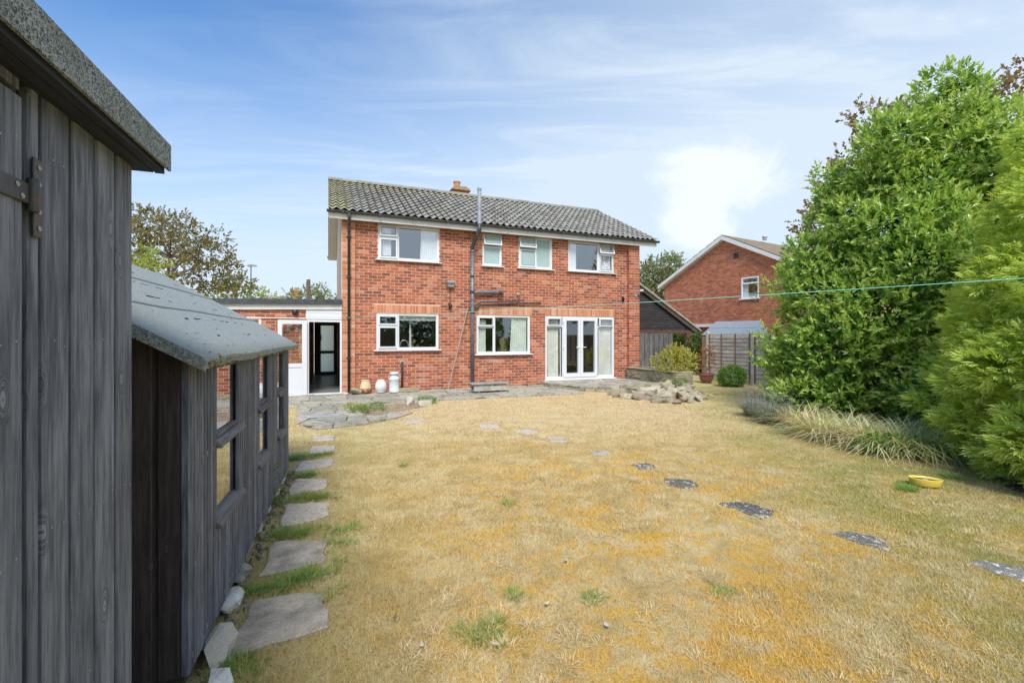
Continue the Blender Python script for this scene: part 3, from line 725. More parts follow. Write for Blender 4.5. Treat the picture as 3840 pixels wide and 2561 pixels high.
# verge: mortar strip, soffits under the gable overhang, fascia boards
for xa, xb in ((X0, -.025), (HW+.006, X1)):
    mb = MB()
    mb.prism([(EY+.02, EZR-.18), (RY, RZ-.20), (RY+(RY-EY)-.02, EZR-.18), (RY+(RY-EY)-.02, EZR-.20), (RY, RZ-.22), (EY+.02, EZR-.20)], 0, xa+.02, xb)
    mb.build('verge_soffit', 'soffit_cream', roof)
for xa in (X0, X1-.02):
    MB().prism([(EY, EZR-.02), (RY, RZ-.03), (RY+(RY-EY), EZR-.02), (RY+(RY-EY), EZR-.21), (RY, RZ-.23), (EY, EZR-.21)], 0, xa, xa+.018).build('bargeboard', 'fascia_white', roof)
MB().box(X0+.02, X1-.03, EY-.0, EY+.02, EZR-.235, EZR-.06).build('fascia', 'fascia_white', roof)
MB().box(-.02, HW, EY+.021, -.12, EZR-.215, EZR-.205).build('eaves_soffit', 'soffit_cream', roof)
# gutter: half round trough with a rolled lip, unions and brackets
gp = [(EY-.062+.058*math.cos(a), EZR-.045+.058*math.sin(a)) for a in [math.pi+math.pi*i/8 for i in range(9)]]
gp += [(EY-.062+.052*math.cos(a), EZR-.043+.052*math.sin(a)) for a in [2*math.pi-math.pi*i/8 for i in range(9)]]
gut = MB().prism(gp, 0, X0-.03, X1+.03).box(X0-.036, X0-.03, EY-.122, EY-.002, EZR-.105, EZR-.04).box(X1+.03, X1+.036, EY-.122, EY-.002, EZR-.105, EZR-.04).build('gutter', 'gutter_grey', house, smooth=False)
for x in [X0+.35+i*.9 for i in range(11)]:
    MB().box(-.016, .016, EY-.127, EY-.0, EZR-.110, EZR-.035).build('bracket', 'gutter_grey', gut, loc=(x, 0, 0))
MB().box(X0-.03, X1+.03, HD+.2, HD+.3, EZR-.12, EZR-.03).build('rear_gutter', 'gutter_grey', house)
# downpipe at the left corner
dp = MB().tube([(.16, EY-.062, EZR-.09), (.16, EY-.062, EZR-.17), (.16, -.105, EZR-.34), (.16, -.105, .02)], .034, 12).build('downpipe', 'pipe_dark', house, smooth=True)
MB().tube([(.16, EY-.062, EZR-.06), (.16, EY-.062, EZR-.2)], .045, 12).build('outlet', 'gutter_grey', dp)
for z in (4.1, 3.05, 2.0, .95): MB().tube([(.16, -.105, z-.02), (.16, -.105, z+.02)], .041, 12).box(.10, .22, -.075, -.045, z-.012, z+.012).build('pipe_clip', 'pipe_dark', dp)
# soil stack: grey pipe, dark swan neck, metal vent above the eaves, two waste branches
SX = 3.50; SY = -.10; TX, TY = 3.60, EY-.20
st = MB().tube([(SX, SY, .02), (SX, SY, 3.98)], .056, 14).build('soil_stack', 'pipe_grey', house, smooth=True)
MB().tube([(SX, SY, 3.9), (SX, SY, 4.06), (SX+.03, SY-.1, 4.2), (TX, TY, 4.50), (TX, TY, 4.66)], [.062, .062, .060, .060, .062], 14).build('swan_neck', 'pipe_dark', st, smooth=True)
MB().tube([(TX, TY, 4.60), (TX, TY, 5.60), (TX, TY, 5.61), (TX, TY, 5.66)], [.056, .056, .064, .064], 14).build('vent_pipe', 'pipe_metal', st, smooth=False)
for z, r_, m_ in ((3.86, .066, 'pipe_grey'), (3.95, .064, 'pipe_grey'), (3.22, .062, 'pipe_dark'), (2.78, .074, 'pipe_dark'), (2.55, .066, 'pipe_grey'), (2.42, .066, 'pipe_grey'), (2.18, .061, 'pipe_dark'), (.95, .061, 'pipe_dark')):
    MB().tube([(SX, SY, z-.03), (SX, SY, z+.03)], r_, 14).build('pipe_collar', m_, st)
MB().tube([(SX+.02, SY, 2.74), (SX+.12, SY, 2.78), (4.36, SY, 2.795), (4.42, SY+.03, 2.80), (4.42, 0, 2.80)], [.05, .05, .05, .055, .055], 12).build('soil_branch', 'pipe_grey', st, smooth=True)
MB().tube([(4.30, SY, 2.795), (4.40, SY, 2.797)], .058, 12).build('pipe_collar', 'pipe_dark', st)
MB().tube([(SX+.02, SY, 2.40), (SX+.12, SY+.02, 2.40), (SX+.25, SY+.03, 2.50), (4.88, SY+.03, 2.56), (4.95, SY+.03, 2.60), (4.96, SY+.03, 2.74), (4.96, 0, 2.76)], .021, 10).build('waste_pipe', 'pipe_dark', st, smooth=True)
MB().tube([(SX+.02, SY, 2.33), (SX+.14, SY+.03, 2.33), (SX+.24, SY+.04, 2.42), (5.66, SY+.04, 2.53), (5.70, 0, 2.53)], .021, 10).build('waste_pipe', 'pipe_dark', st, smooth=True)
MB().lathe([(.05, 0), (.06, .02), (.05, .04)], 10).build('pipe_seal', 'pale_rock', st, loc=(4.96, -.005, 2.77), rot=(R(90), 0, 0))
# pale run-off stain of old mortar under the bathroom window
random.seed(9)
# chimney
ch = MB().box(3.92, 4.55, 3.75, 4.4, 6.0, 6.98).build('chimney', 'brick', roof)
MB().prism([(3.86, 6.93), (4.61, 6.93), (4.55, 7.0), (4.40, 7.07), (4.05, 7.07), (3.92, 7.0)], 1, 3.69, 4.46).build('chimney_cap', 'flaunching', roof)
MB().lathe([(.115, 0), (.12, .22), (.14, .25), (.14, .28), (.10, .28), (.09, .1)], 16).build('chimney_pot', 'terracotta', roof, loc=(4.16, 4.05, 7.04), smooth=False)

# ---- windows. Frame mesh is the part; casements, panes, seals, sills and curtains its sub-parts
def ring(mb, x0, x1, z0, z1, w_, y0, y1):
    """picture-frame with mitred-looking depth: outer bars butt the uprights"""
    mb.box(x0, x0+w_, y0, y1, z0, z1); mb.box(x1-w_, x1, y0, y1, z0, z1); mb.box(x0+w_, x1-w_, y0, y1, z0, z0+w_); mb.box(x0+w_, x1-w_, y0, y1, z1-w_, z1)
def window(name, x0, x1, z0, z1, bars_x=(), lights=(), pane_mat='glass_upper', sill=True, sill_ext=.07, y=.012):
    """lights: list of dicts (x0,x1,z0,z1, kind: fixed|casement|vent, open angle, pane)"""
    F = MB(); ring(F, 0, x1-x0, 0, z1-z0, .052, y, y+.06)
    for bx in bars_x: F.box(bx-x0-.022, bx-x0+.022, y, y+.06, .052, z1-z0-.052)
    root = F.build(name, 'upvc', house, loc=(x0, 0, z0), bevel=.004)
    for L in lights:
        a, b, c_, d = L['r']; a -= x0; b -= x0; c_ -= z0; d -= z0
        k = L.get('k', 'fixed'); pm = L.get('pane', pane_mat)
        if k == 'fixed':
            B = MB(); ring(B, a, b, c_, d, .016, y+.018, y+.055); B.build('bead', 'upvc', root)
            MB().box(a+.014, b-.014, y+.034, y+.038, c_+.014, d-.014).build('pane', pm, root)
        else:
            W_, H_ = b-a, d-c_; Fm = MB(); ring(Fm, 0, W_, -H_, 0, .052, -.030, .018)
            op = L.get('open', 0)
            cs = Fm.build('casement', 'upvc', root, loc=(a, y-.004, d), rot=(-R(op), 0, 0), bevel=.005)
            me = MB().box(.050, W_-.050, -.008, -.004, -H_+.05, -.05).mesh('pane', pm)
            pn = link('pane', me, root, (a, y-.004, d), (-R(op), 0, 0))
            S_ = MB(); ring(S_, .042, W_-.042, -H_+.042, -.042, .010, -.0335, -.029); link('seal', S_.mesh('seal', 'upvc_seal'), root, (a, y-.004, d), (-R(op), 0, 0))
            if op:
                MB().box(a+.01, b-.01, y+.01, y+.05, c_+.0, c_+.012).build('gasket', 'upvc_seal', root)
    if sill:
        MB().prism([(-.085, -.028), (.07, -.028), (.07, .0), (-.07, -.006), (-.085, -.012)], 0, -sill_ext, x1-x0+sill_ext).build('sill', 'upvc', root)
    return root
def curtain(root, x0, x1, z0, z1, m, y=.085, folds=9, flare=0.0, amp=.025):
    """pleated cloth hanging inside the glass; flare draws the lower edge aside"""
    n = folds*6; vs = []; fs = []; rows = 7
    for j in range(rows+1):
        v = j/rows
        for i in range(n+1):
            u = i/n; xx = x0+(x1-x0)*u+flare*(1-v)**1.5*(1-u if flare < 0 else (1-u))
            vs.append((xx, y+amp*math.sin(u*folds*2*math.pi+.6*math.sin(3*v)+random.uniform(-.1, .1))*(.5+.5*(1-v)), z0+(z1-z0)*v))
    for j in range(rows):
        for i in range(n): a = j*(n+1)+i; fs.append((a, a+1, a+n+2, a+n+1))
    MB().add(vs, fs).build('curtain', m, root, smooth=True)
a, b, c_, d = W['w1']
w1 = window('window', a, b, c_, d, (1.42,), [dict(r=(.940, 1.405, 4.20, 4.49), k='vent', open=3), dict(r=(.940, 1.405, 3.62, 4.15), k='casement'), dict(r=(1.442, 2.51, 3.625, 4.485))])
w1['label'] = 'wide upstairs window above the kitchen, curtain drawn to its right'
MB().box(.045, .52, .013, .07, .575, .620).build('transom', 'upvc', w1)
curtain(w1, .07, .36, .04, .9, 'curtain_white', folds=6); curtain(w1, 1.17, 1.62, .04, .9, 'curtain_white', folds=8, flare=-.03)
a, b, c_, d = W['w2']
w2 = window('window', a, b, c_, d, (), [dict(r=(3.862, 4.42, 4.16, 4.495), k='vent', open=16, pane='obscure_pane'), dict(r=(3.885, 4.395, 3.622, 4.13), pane='obscure_pane')], sill_ext=.05)
w2['label'] = 'narrow obscure glass window upstairs with its top light tilted open'
MB().box(.052, b-a-.052, .013, .07, .535, .585).build('transom', 'upvc', w2)
a, b, c_, d = W['w3']
w3 = window('window', a, b, c_, d, (5.56,), [dict(r=(5.00, 5.55, 4.17, 4.50), k='vent', open=16, pane='obscure_pane'), dict(r=(5.028, 5.545, 3.615, 4.14), k='casement', pane='obscure_pane'), dict(r=(5.582, 6.06, 3.622, 4.485), pane='obscure_pane')], sill_ext=.07)
w3['label'] = 'bathroom window upstairs with obscure glass and open top light'
MB().box(.045, .575, .013, .07, .555, .605).build('transom', 'upvc', w3)
a, b, c_, d = W['w4']
w4 = window('window', a, b, c_, d, (7.80,), [dict(r=(7.80, 8.355, 4.17, 4.50), k='vent', open=18), dict(r=(7.822, 8.34, 3.62, 4.15), k='casement'), dict(r=(6.728, 7.778, 3.622, 4.482))])
w4['label'] = 'rightmost upstairs window with its small top light propped open'
MB().box(1.12, 1.66, .013, .07, .555, .605).build('transom', 'upvc', w4)
curtain(w4, .05, .33, .04, .9, 'curtain_white', folds=5); curtain(w4, 1.18, 1.62, .04, .9, 'curtain_white', folds=7)
a, b, c_, d = W['k']
wk = window('window', a, b, c_, d, (1.42,), [dict(r=(.905, 1.40, 1.81, 2.075), k='vent'), dict(r=(.905, 1.40, 1.19, 1.775), k='casement'), dict(r=(1.442, 2.49, 1.19, 2.07))], pane_mat='glass')
wk['label'] = 'kitchen window downstairs with a rolled blind and tap behind the glass'
MB().box(.05, .56, .013, .07, .628, .672).build('transom', 'upvc', wk)
MB().box(.60, 1.62, .10, .16, .80, .93).build('blind', 'curtain_cream', wk)
MB().tube([(.66+.12*(1-math.cos(t_)), .30, .02+.08+.16*math.sin(t_)) for t_ in [math.pi*i/9 for i in range(10)]], .014, 8).build('tap', 'chrome', wk, smooth=True)
MB().box(.05, 1.63, .20, .75, -.02, .02).build('worktop', 'curtain_cream', wk)
MB().box(.92, .97, .28, .33, .02, .80).build('door_edge', 'upvc', wk)
a, b, c_, d = W['m']
wm = window('window', a, b, c_, d, (4.205,), [dict(r=(3.70, 4.19, 1.80, 2.085), k='vent'), dict(r=(3.715, 4.185, 1.045, 1.765), k='fixed'), dict(r=(4.228, 5.31, 1.035, 2.075))], pane_mat='glass')
wm['label'] = 'downstairs window between the soil stack and the french doors'
MB().box(.05, .53, .013, .07, .775, .82).build('transom', 'upvc', wm)
curtain(wm, .07, .31, .05, 1.0, 'curtain_cream', folds=5); curtain(wm, 1.13, 1.62, .04, 1.08, 'curtain_cream', folds=8, flare=-.06)
# french doors with side lights
a, b, c_, d = W['fd']
fd = window('french_doors', a, b, c_, d, (6.50, 7.75), [dict(r=(5.93, 6.43, 1.825, 2.09), k='vent'), dict(r=(7.82, 8.34, 1.825, 2.09), k='vent'),
     dict(r=(5.93, 6.43, .235, 1.79)), dict(r=(7.82, 8.34, .235, 1.79))], pane_mat='glass_door', sill_ext=.04)
MB().box(.0, .0, 0, 0, 0, 0).box(.05, .62, .013, .07, 1.625, 1.665).box(1.90, 2.47, .013, .07, 1.625, 1.665).box(.05, .57, .013, .07, .03, .075).box(1.93, 2.47, .013, .07, .03, .075).build('transom', 'upvc', fd)
for (xa, xb, hx) in ((6.522, 7.118, 7.075), (7.124, 7.728, 7.165)):
    D = MB(); X_a, X_b = xa-a, xb-a; zb, zt = .055, d-c_-.052
    D.box(X_a, X_a+.095, -.015, .05, zb, zt); D.box(X_b-.095, X_b, -.015, .05, zb, zt); D.box(X_a+.095, X_b-.095, -.015, .05, zb, zb+.14); D.box(X_a+.095, X_b-.095, -.015, .05, zt-.095, zt)
    dr = D.build('door', 'upvc', fd, bevel=.004)
    link('pane', MB().box(X_a+.09, X_b-.09, .015, .02, zb+.13, zt-.09).mesh('pane', 'glass_door'), fd)
    Sg = MB(); ring(Sg, X_a+.088, X_b-.088, zb+.133, zt-.088, .009, -.019, -.0155); Sg.build('seal', 'upvc_seal', fd)
    dirn = -1 if hx < 7.12 else 1
    MB().box(hx-a-.014, hx-a+.014, -.035, -.0155, .86, 1.09).box(min(hx-a, hx-a+dirn*.13), max(hx-a, hx-a+dirn*.13), -.065, -.045, .985, 1.005).box(hx-a-.009, hx-a+.009, -.05, -.035, .983, 1.007).build('door_handle', 'curtain_white', fd, bevel=.003)
for z in (.15, .98, 1.78):
    for xx in (6.50, 7.745): MB().box(xx-a-.012, xx-a+.012, -.012, .012, z-.045, z+.045).build('hinge', 'upvc', fd, bevel=.003)
curtain(fd, .07, .50, .08, 1.86, 'curtain_cream', folds=8, flare=.06, y=.10); curtain(fd, 1.98, 2.46, .08, 1.86, 'curtain_cream', folds=9, y=.10)
# wall lights, cable, cameras, air brick
fl_ = MB().box(-.12, .12, -.20, -.03, 0, .045).prism([(-.19, -.02), (-.05, -.13), (-.03, .0), (-.2, .0)], 0, -.11, .11).box(-.03, .03, -.06, 0, -.1, .02).build('floodlight', 'metal_grey', house, loc=(2.86, 0, 3.02), label='grey floodlight between the kitchen and the bedroom window')
MB().box(-.09, .09, -.135, -.125, -.11, -.03).build('lamp_glass', 'obscure_pane', fl_)
MB().tube([(2.87, -.012, 2.92), (2.872, -.012, 2.42)], .006, 6).build('cable', 'black_plastic', house)
MB().tube([(2.86, 0, 2.40), (2.86, -.10, 2.38), (2.86, -.13, 2.33)], [.05, .045, .045], 12).box(2.82, 2.88, -.02, 0, 2.3, 2.46).build('small_wall_lamp', 'black_plastic', house)
MB().tube([(9.20, -.10, 2.98), (9.20, -.17, 2.99), (9.26, -.24, 3.02), (9.34, -.30, 3.02)], [.03, .02, .045, .045], 10).box(9.15, 9.22, -.13, -.10, 2.82, 2.95).build('security_camera', 'metal_grey', house)
MB().box(8.69, 8.76, -.05, 0, 2.66, 2.82).tube([(8.72, -.05, 2.75), (8.72, -.10, 2.73)], .03, 10).build('wall_sensor', 'black_plastic', house)
gpz = MB().tube([(1.52, -.0, .80), (1.52, -.07, .80), (1.52, -.09, .76), (1.52, -.09, .12)], .026, 10).build('waste_downpipe', 'pipe_dark', house, smooth=True)
MB().lathe([(.045, 0), (.055, .015), (.03, .03)], 12).build('pipe_seal', 'pale_rock', gpz, loc=(1.52, -.004, .80), rot=(R(90), 0, 0))
gl = thing('drain_gully', 'low concrete surround of the gully under the short dark pipe', 'drain', hw(1.62, -.28, .03), HA)
MB().box(-.25, .32, -.15, -.09, 0, .11).build('kerb', 'walling', gl, bevel=.01); MB().box(-.25, -.19, -.088, .12, 0, .11).build('kerb', 'walling', gl, bevel=.01); MB().box(.26, .32, -.088, .12, 0, .13).build('kerb', 'walling', gl, bevel=.01)

# ================================================================ GARAGE AND COVERED PASSAGE (left of the house)
gar = thing('garage', 'flat roofed brick garage with white fascia joined to the left of the house', 'garage', (P0[0], P0[1], 0), HA)
mb = MB(); wall_grid(mb, -7.0, -.84, -.1, 2.20, [(-2.75, -1.86, 1.05, 1.97)], 0, .11)
gwall = mb.build('wall', 'mortar', gar)
rr = courses(-7.0, -.845, .002, 2.18, [(-2.75, -1.86, 1.05, 1.97), (-1.41, -1.37, .0, 1.86)], [(-2.78, -2.22, 1.975)])
lay([r for r in rr if r[0] > -4.6], gwall, Matrix.Identity(4), 120, near=lambda r: abs(r[0]+1.3))
FR = MB().box(-.84, -.79, -.02, .09, 0, 1.93).box(-.055, -.008, -.02, .09, 0, 1.93).box(-.79, -.055, -.02, .09, 1.87, 1.93).box(-.84, -.008, -.06, .12, 0.0, .045)
fr = FR.build('door_frame', 'upvc', gar, bevel=.004)
MB().box(-.86, -.008, -.03, .02, 1.94, 1.985).build('door_head', 'upvc', gar)
for i in range(2): MB().box(-.86, -.008, -.028, .02, 1.988+i*.108, 2.092+i*.108).build('cladding_board', 'upvc', gar, bevel=.004)
tilt = R(-1.3)
MB().box(-7.0, 0, -.06, -.03, -.26, -.13).build('fascia', 'fascia_white', gar, loc=(-.008, 0, 2.463), rot=(0, tilt, 0))
MB().box(-7.0, 0, -.11, 6.2, -.045, 0).box(-7.0, 0, -.12, -.062, -.128, -.045).build('felt_roof', 'gutter_grey', gar, loc=(-.008, 0, 2.463), rot=(0, tilt, 0))
# passage: inner brick wall, floor, ceiling, half glazed dark door at the street end
MB().box(-.93, -.842, .11, 6.1, -.02, 2.2).build('passage_wall', 'mortar', gar)
pw = MB(); rnd = random.Random(2)
for r in range(26):
    z = .01+r*CP; y = .12+(BP/2 if r % 2 else 0)
    while y < 6.0: pw.box(-.842, -.834, y, min(y+BL, 6.05), z, z+BH, rnd.uniform(.01, 50)); y += BP
link('passage_bricks', pw.mesh('passage_bricks', 'brick'), gar, kind='stuff')
MB().box(-.834, -.022, .12, 6.0, 2.10, 2.16).build('passage_ceiling', 'room_wall', gar)
MB().box(-.834, -.022, .125, 6.3, -.03, .035).build('passage_floor', 'concrete_floor', gar)
dk = MB(); ring(dk, -.82, -.022, .04, 2.06, .06, 6.0, 6.08); dk.box(-.76, -.60, 6.01, 6.06, .10, 2.0).box(-.14, -.08, 6.01, 6.06, .10, 2.0).box(-.60, -.14, 6.01, 6.06, .10, .17).box(-.60, -.14, 6.01, 6.06, .86, .96).box(-.60, -.14, 6.01, 6.06, 1.92, 2.0)
pd = dk.build('passage_door', 'dark_frame', gar, label='dark framed door with two frosted panes at the end of the passage')
MB().box(-.60, -.14, 6.03, 6.04, .17, .86).build('pane', 'frosted', pd); MB().box(-.60, -.14, 6.03, 6.04, .96, 1.92).build('pane', 'frosted', pd)
MB().box(-.61, -.565, 5.985, 6.01, 1.35, 1.56).tube([(-.585, 5.99, 1.52), (-.585, 5.94, 1.52)], .022, 8).build('door_lock', 'metal_grey', pd)
# open back door leaf, folded back against the brickwork
leaf = link('back_door', None, gar, (-.835, -.055, .03), (0, 0, R(190)), label='white half glazed door folded wide open against the garage wall')
lw = .66
dl = MB().box(0, .115, -.03, .03, 0, 1.88).box(lw-.095, lw, -.03, .03, 0, 1.88).box(.115, lw-.095, -.03, .03, 0, .10).box(.115, lw-.095, -.03, .03, .70, .80).box(.115, lw-.095, -.03, .03, 1.78, 1.88)
dl.build('door_frame', 'upvc', leaf, bevel=.004)
MB().box(.117, lw-.097, -.018, .018, .102, .698).build('door_panel', 'upvc', leaf)
MB().box(.117, lw-.097, -.006, .006, .802, 1.778).build('pane', 'glass_door', leaf)
MB().box(lw-.20, lw-.03, .055, .07, .975, .995).box(lw-.05, lw-.03, .03, .055, .92, 1.05).build('door_handle', 'curtain_white', leaf, bevel=.003)
wg = MB(); ring(wg, -2.75, -1.86, 1.05, 1.97, .055, -.005, .05); wg = wg.build('window', 'upvc', gar, bevel=.004); MB().box(-2.7, -1.91, .02, .025, 1.1, 1.92).build('pane', 'glass', wg)
MB().lathe([(.07, 0), (.075, .03), (.06, .05), (.05, .09), (.02, .10)], 14).build('bulkhead_lamp', 'black_plastic', gar, loc=(-1.107, -.008, 2.11), rot=(R(90), 0, 0))
MB().tube([(-3.4, -.02, 1.955), (-.87, -.02, 1.955)], .010, 6).build('cable_conduit', 'curtain_cream', gar)

# ================================================================ SHEDS
def board(w_, h, th=.016, ridge=False):
    """a vertical board in local x (width), y (depth, front at -th), z"""
    c = .004
    prof = [(0, 0), (0, -th+c), (c, -th), (w_*.5, -th-.001), (w_-.015-c, -th), (w_-.015, -th+c), (w_-.015, -th*.15), (w_, -th*.15), (w_, 0)]
    if ridge: prof = [(0, 0), (0, -th+.006), (.006, -th), (w_*.42, -th-.001), (w_*.46, -th+.005), (w_*.54, -th+.005), (w_*.58, -th-.001), (w_-.006, -th), (w_, -th+.006), (w_, 0)]
    vs = [(x, y, 0) for x, y in prof]+[(x, y, h) for x, y in prof]; n = len(prof)
    return MB().add(vs, [(i, i+1, n+i+1, n+i) for i in range(n-1)]+[(n-1, 0, n, 2*n-1), tuple(range(n))[::-1], tuple(range(n, 2*n))])
# ---- near big shed (its long side with the door fills the left edge)
o_ = sw(-.50, 0, 0)
BS = thing('large_shed', 'large grey weathered board shed with a strap hinged door at the left edge', 'shed', (-1.219, 1.443, 0), SA)
bp = .1135
bme = board(bp-.001, 1.96, .018).mesh('board', 'shed_boards')
for i in range(4):
    link('board', bme, BS, (-bp*(i+1)+.0, random.uniform(-.001, .001), .085), (0, 0, 0))
link('board', board(.048, 1.96, .018).mesh('board', 'shed_boards'), BS, (-.503, 0, .085))
MB().box(-3.3, .0, .003, .03, .06, 2.03).build('framing', 'shed_gable', BS)
door = link('door', None, BS, (-.515, -.002, .1), label='ledged plank door of the large shed')
for i in range(8): link('plank', board(.1115, 1.895, .020).mesh('plank', 'shed_boards'), door, (-.1125*(i+1), random.uniform(-.001, .001), 0))
link('board', board(.105, .04, .018).mesh('board', 'shed_boards'), BS, (-.62, .0, 2.012))
for i in range(16): link('board', bme, BS, (-1.55-bp*(i+1), 0, .085))
# hinges: flanged plate with pin barrel and long strap
def strap(z, parent):
    h = link('hinge', None, parent, (0, 0, z))
    mbh = MB().box(.006, .036, -.028, -.022, -.085, .085).tube([(-.002, -.030, -.035), (-.002, -.030, .035)], .011, 12).box(-.40, -.004, -.030, -.024, -.021, .021)
    mbh.build('hinge_plate', 'hinge_metal', h, bevel=.0015)
    sc = MB()
    for (x, zz) in ((.022, .066), (.022, .03), (.022, -.03), (.022, -.066), (-.05, .01), (-.035, -.01), (-.17, 0), (-.3, 0)):
        sc.lathe([(.0055, 0), (.006, .001), (.0035, .0028), (.0005, .0015)], 8, c=(0, 0, 0)); n = 32
        sc.v[-n:] = [(x+vx, -.0285-vz-(.0015 if x < 0 else 0), zz+vy) for vx, vy, vz in sc.v[-n:]]
    sc.build('screws', 'metal_grey', h)
strap(1.80, BS); strap(.45, BS)
nl = MB(); rnd = random.Random(5)
for i in range(12):
    for z in (.20, .62, 1.05, 1.48, 1.90):
        for dx in (.03, .075): xx = -bp*(i+1)+dx+rnd.uniform(-.006, .006) if i < 4 else -.515-.1125*(i-3)+dx; zz = z+rnd.uniform(-.012, .012); nl.box(xx-.002, xx+.002, -.0235 if i > 3 else -.0205, -.018, zz-.002, zz+.002)
nl.build('nails', 'metal_grey', BS, kind='stuff')
for o in BS.children:
    if o.name.startswith('hinge'): o.location.x = -.512
# side wall toward the gap, back walls and roof
gme = board(.108, 1.93, .016).mesh('board', 'shed_gable')
for i in range(18): link('board', gme, BS, (.004, .02+.1125*(i+1)-.002, .085), (0, 0, R(90)))
MB().box(-3.3, -.02, 2.0, 2.02, .06, 2.2).box(-3.32, -3.3, .0, 2.0, .06, 2.1).build('rear_wall', 'shed_gable', BS)
rp = [(-.098, 2.052), (-.098, 2.138), (1.0, 2.60), (2.1, 2.138), (2.1, 2.05), (1.0, 2.50), (-.085, 2.048)]
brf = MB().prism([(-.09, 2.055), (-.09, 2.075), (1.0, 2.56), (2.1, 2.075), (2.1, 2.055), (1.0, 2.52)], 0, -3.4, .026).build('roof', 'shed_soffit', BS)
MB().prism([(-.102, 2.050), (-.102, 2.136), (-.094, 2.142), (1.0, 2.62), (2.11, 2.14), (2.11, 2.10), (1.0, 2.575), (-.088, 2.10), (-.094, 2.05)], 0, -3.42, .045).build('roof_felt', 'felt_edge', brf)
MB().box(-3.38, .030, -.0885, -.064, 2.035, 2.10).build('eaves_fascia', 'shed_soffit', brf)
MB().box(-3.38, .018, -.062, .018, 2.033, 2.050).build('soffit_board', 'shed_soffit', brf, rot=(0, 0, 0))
MB().box(-3.3, -.01, .004, 1.98, .0, .06).build('floor_bearers', 'shed_gable', BS)

# ---- smaller shed with three windows
LS = 3.185; SE = 1.44
SS = thing('windowed_shed', 'long low grey timber shed with green mineral felt roof and three windows', 'shed', (-1.378, 1.923, 0), SA)
sb = .0982; wins = [(.44, .92), (1.53, 1.99), (2.50, 2.86)]; WZ0, WZ1 = .565, 1.345
nfull = int(LS/sb); bz = .075
fme = board(sb-.006, SE-bz, .016, True).mesh('board', 'shed_boards_far')
lo = board(sb-.006, WZ0-.03-bz, .016, True).mesh('board', 'shed_boards_far'); hi = board(sb-.006, SE-WZ1-.02, .016, True).mesh('board', 'shed_boards_far')
x = 0
while x < LS-.02:
    xa, xb = x, min(x+sb, LS)
    hit = None
    for (a, b) in wins:
        if xa+sb/2 > a and xa+sb/2 < b: hit = (a, b)
    if not hit: link('board', fme, SS, (xa, 0, bz))
    else:
        link('board', lo, SS, (xa, 0, bz)); link('board', hi, SS, (xa, 0, WZ1+.02))
    x += sb
mb = MB(); wall_grid(mb, .0, LS, bz, SE+.02, [(a, b, WZ0, WZ1) for a, b in wins], .003, .03); mb.build('framing', 'shed_gable', SS)
MB().box(-.018, .0, -.016, .012, bz, SE-.01).build('corner_strip', 'shed_boards_far', SS, bevel=.003)
for wi, (a, b) in enumerate(wins):
    fw = MB(); ring(fw, a-.012, b+.012, WZ0-.02, WZ1+.015, .022, -.006, .03)
    rt_ = fw.build('window', 'shed_boards_far', SS, label=('nearest', 'middle', 'farthest')[wi]+' two pane shed window with slanting sills', bevel=.002)
    zm = .962
    MB().box(a+.01, b-.01, .008, .012, zm+.012, WZ1-.007).build('pane', 'glass_shed', rt_); MB().box(a+.01, b-.01, .008, .012, WZ0+.002, zm-.03).build('pane', 'glass_shed', rt_)
    for z in (zm, WZ0-.01):
        MB().prism([(.02, .022), (-.018, .010), (-.042, -.014), (-.042, -.028), (-.012, -.026), (.02, -.012)], 0, a-.045, b+.05).build('sill', 'sill_wood', rt_, loc=(0, 0, z), bevel=.002)
    MB().box(a-.0, b+.0, -.010, .014, zm+.022, zm+.034).build('glazing_bar', 'sill_wood', rt_)
MB().box(.03, LS-.03, .5, .52, .1, 1.4).box(.03, LS-.03, .04, .5, .95, .965).build('inner_shelf', 'shed_gable', SS)
HWs = 1.13; RZs = 2.10
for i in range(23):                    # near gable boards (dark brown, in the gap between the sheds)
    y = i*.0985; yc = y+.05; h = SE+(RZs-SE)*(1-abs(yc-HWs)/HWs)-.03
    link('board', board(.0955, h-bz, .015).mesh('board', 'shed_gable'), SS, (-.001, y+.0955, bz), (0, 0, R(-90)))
for i in range(23):
    y = i*.0985; yc = y+.05; h = SE+(RZs-SE)*(1-abs(yc-HWs)/HWs)-.03
    link('board', board(.0955, h-bz, .015).mesh('board', 'shed_boards_far'), SS, (LS+.002, y, bz), (0, 0, R(90)))
nl = MB(); rnd = random.Random(31); k_ = 0
while (k_+.5)*sb < LS:
    for z in (.14, .52, .95, 1.39):
        xx = (k_+.5)*sb+rnd.uniform(-.02, .02)
        if any(a-.01 < xx < b+.01 for a, b in wins) and .54 < z < 1.36: continue
        nl.box(xx-.0025, xx+.0025, -.0185, -.0155, z+rnd.uniform(-.02, .02)-.0025, z+.0025+rnd.uniform(0, .01))
    k_ += 1
nl.build('nails', 'metal_grey', SS, kind='stuff')
MB().box(.02, LS, 2*HWs-.02, 2*HWs, bz, SE).build('rear_wall', 'shed_gable', SS)
MB().box(.0, LS, .004, 2*HWs, .03, bz).build('floor_bearers', 'shed_gable', SS)
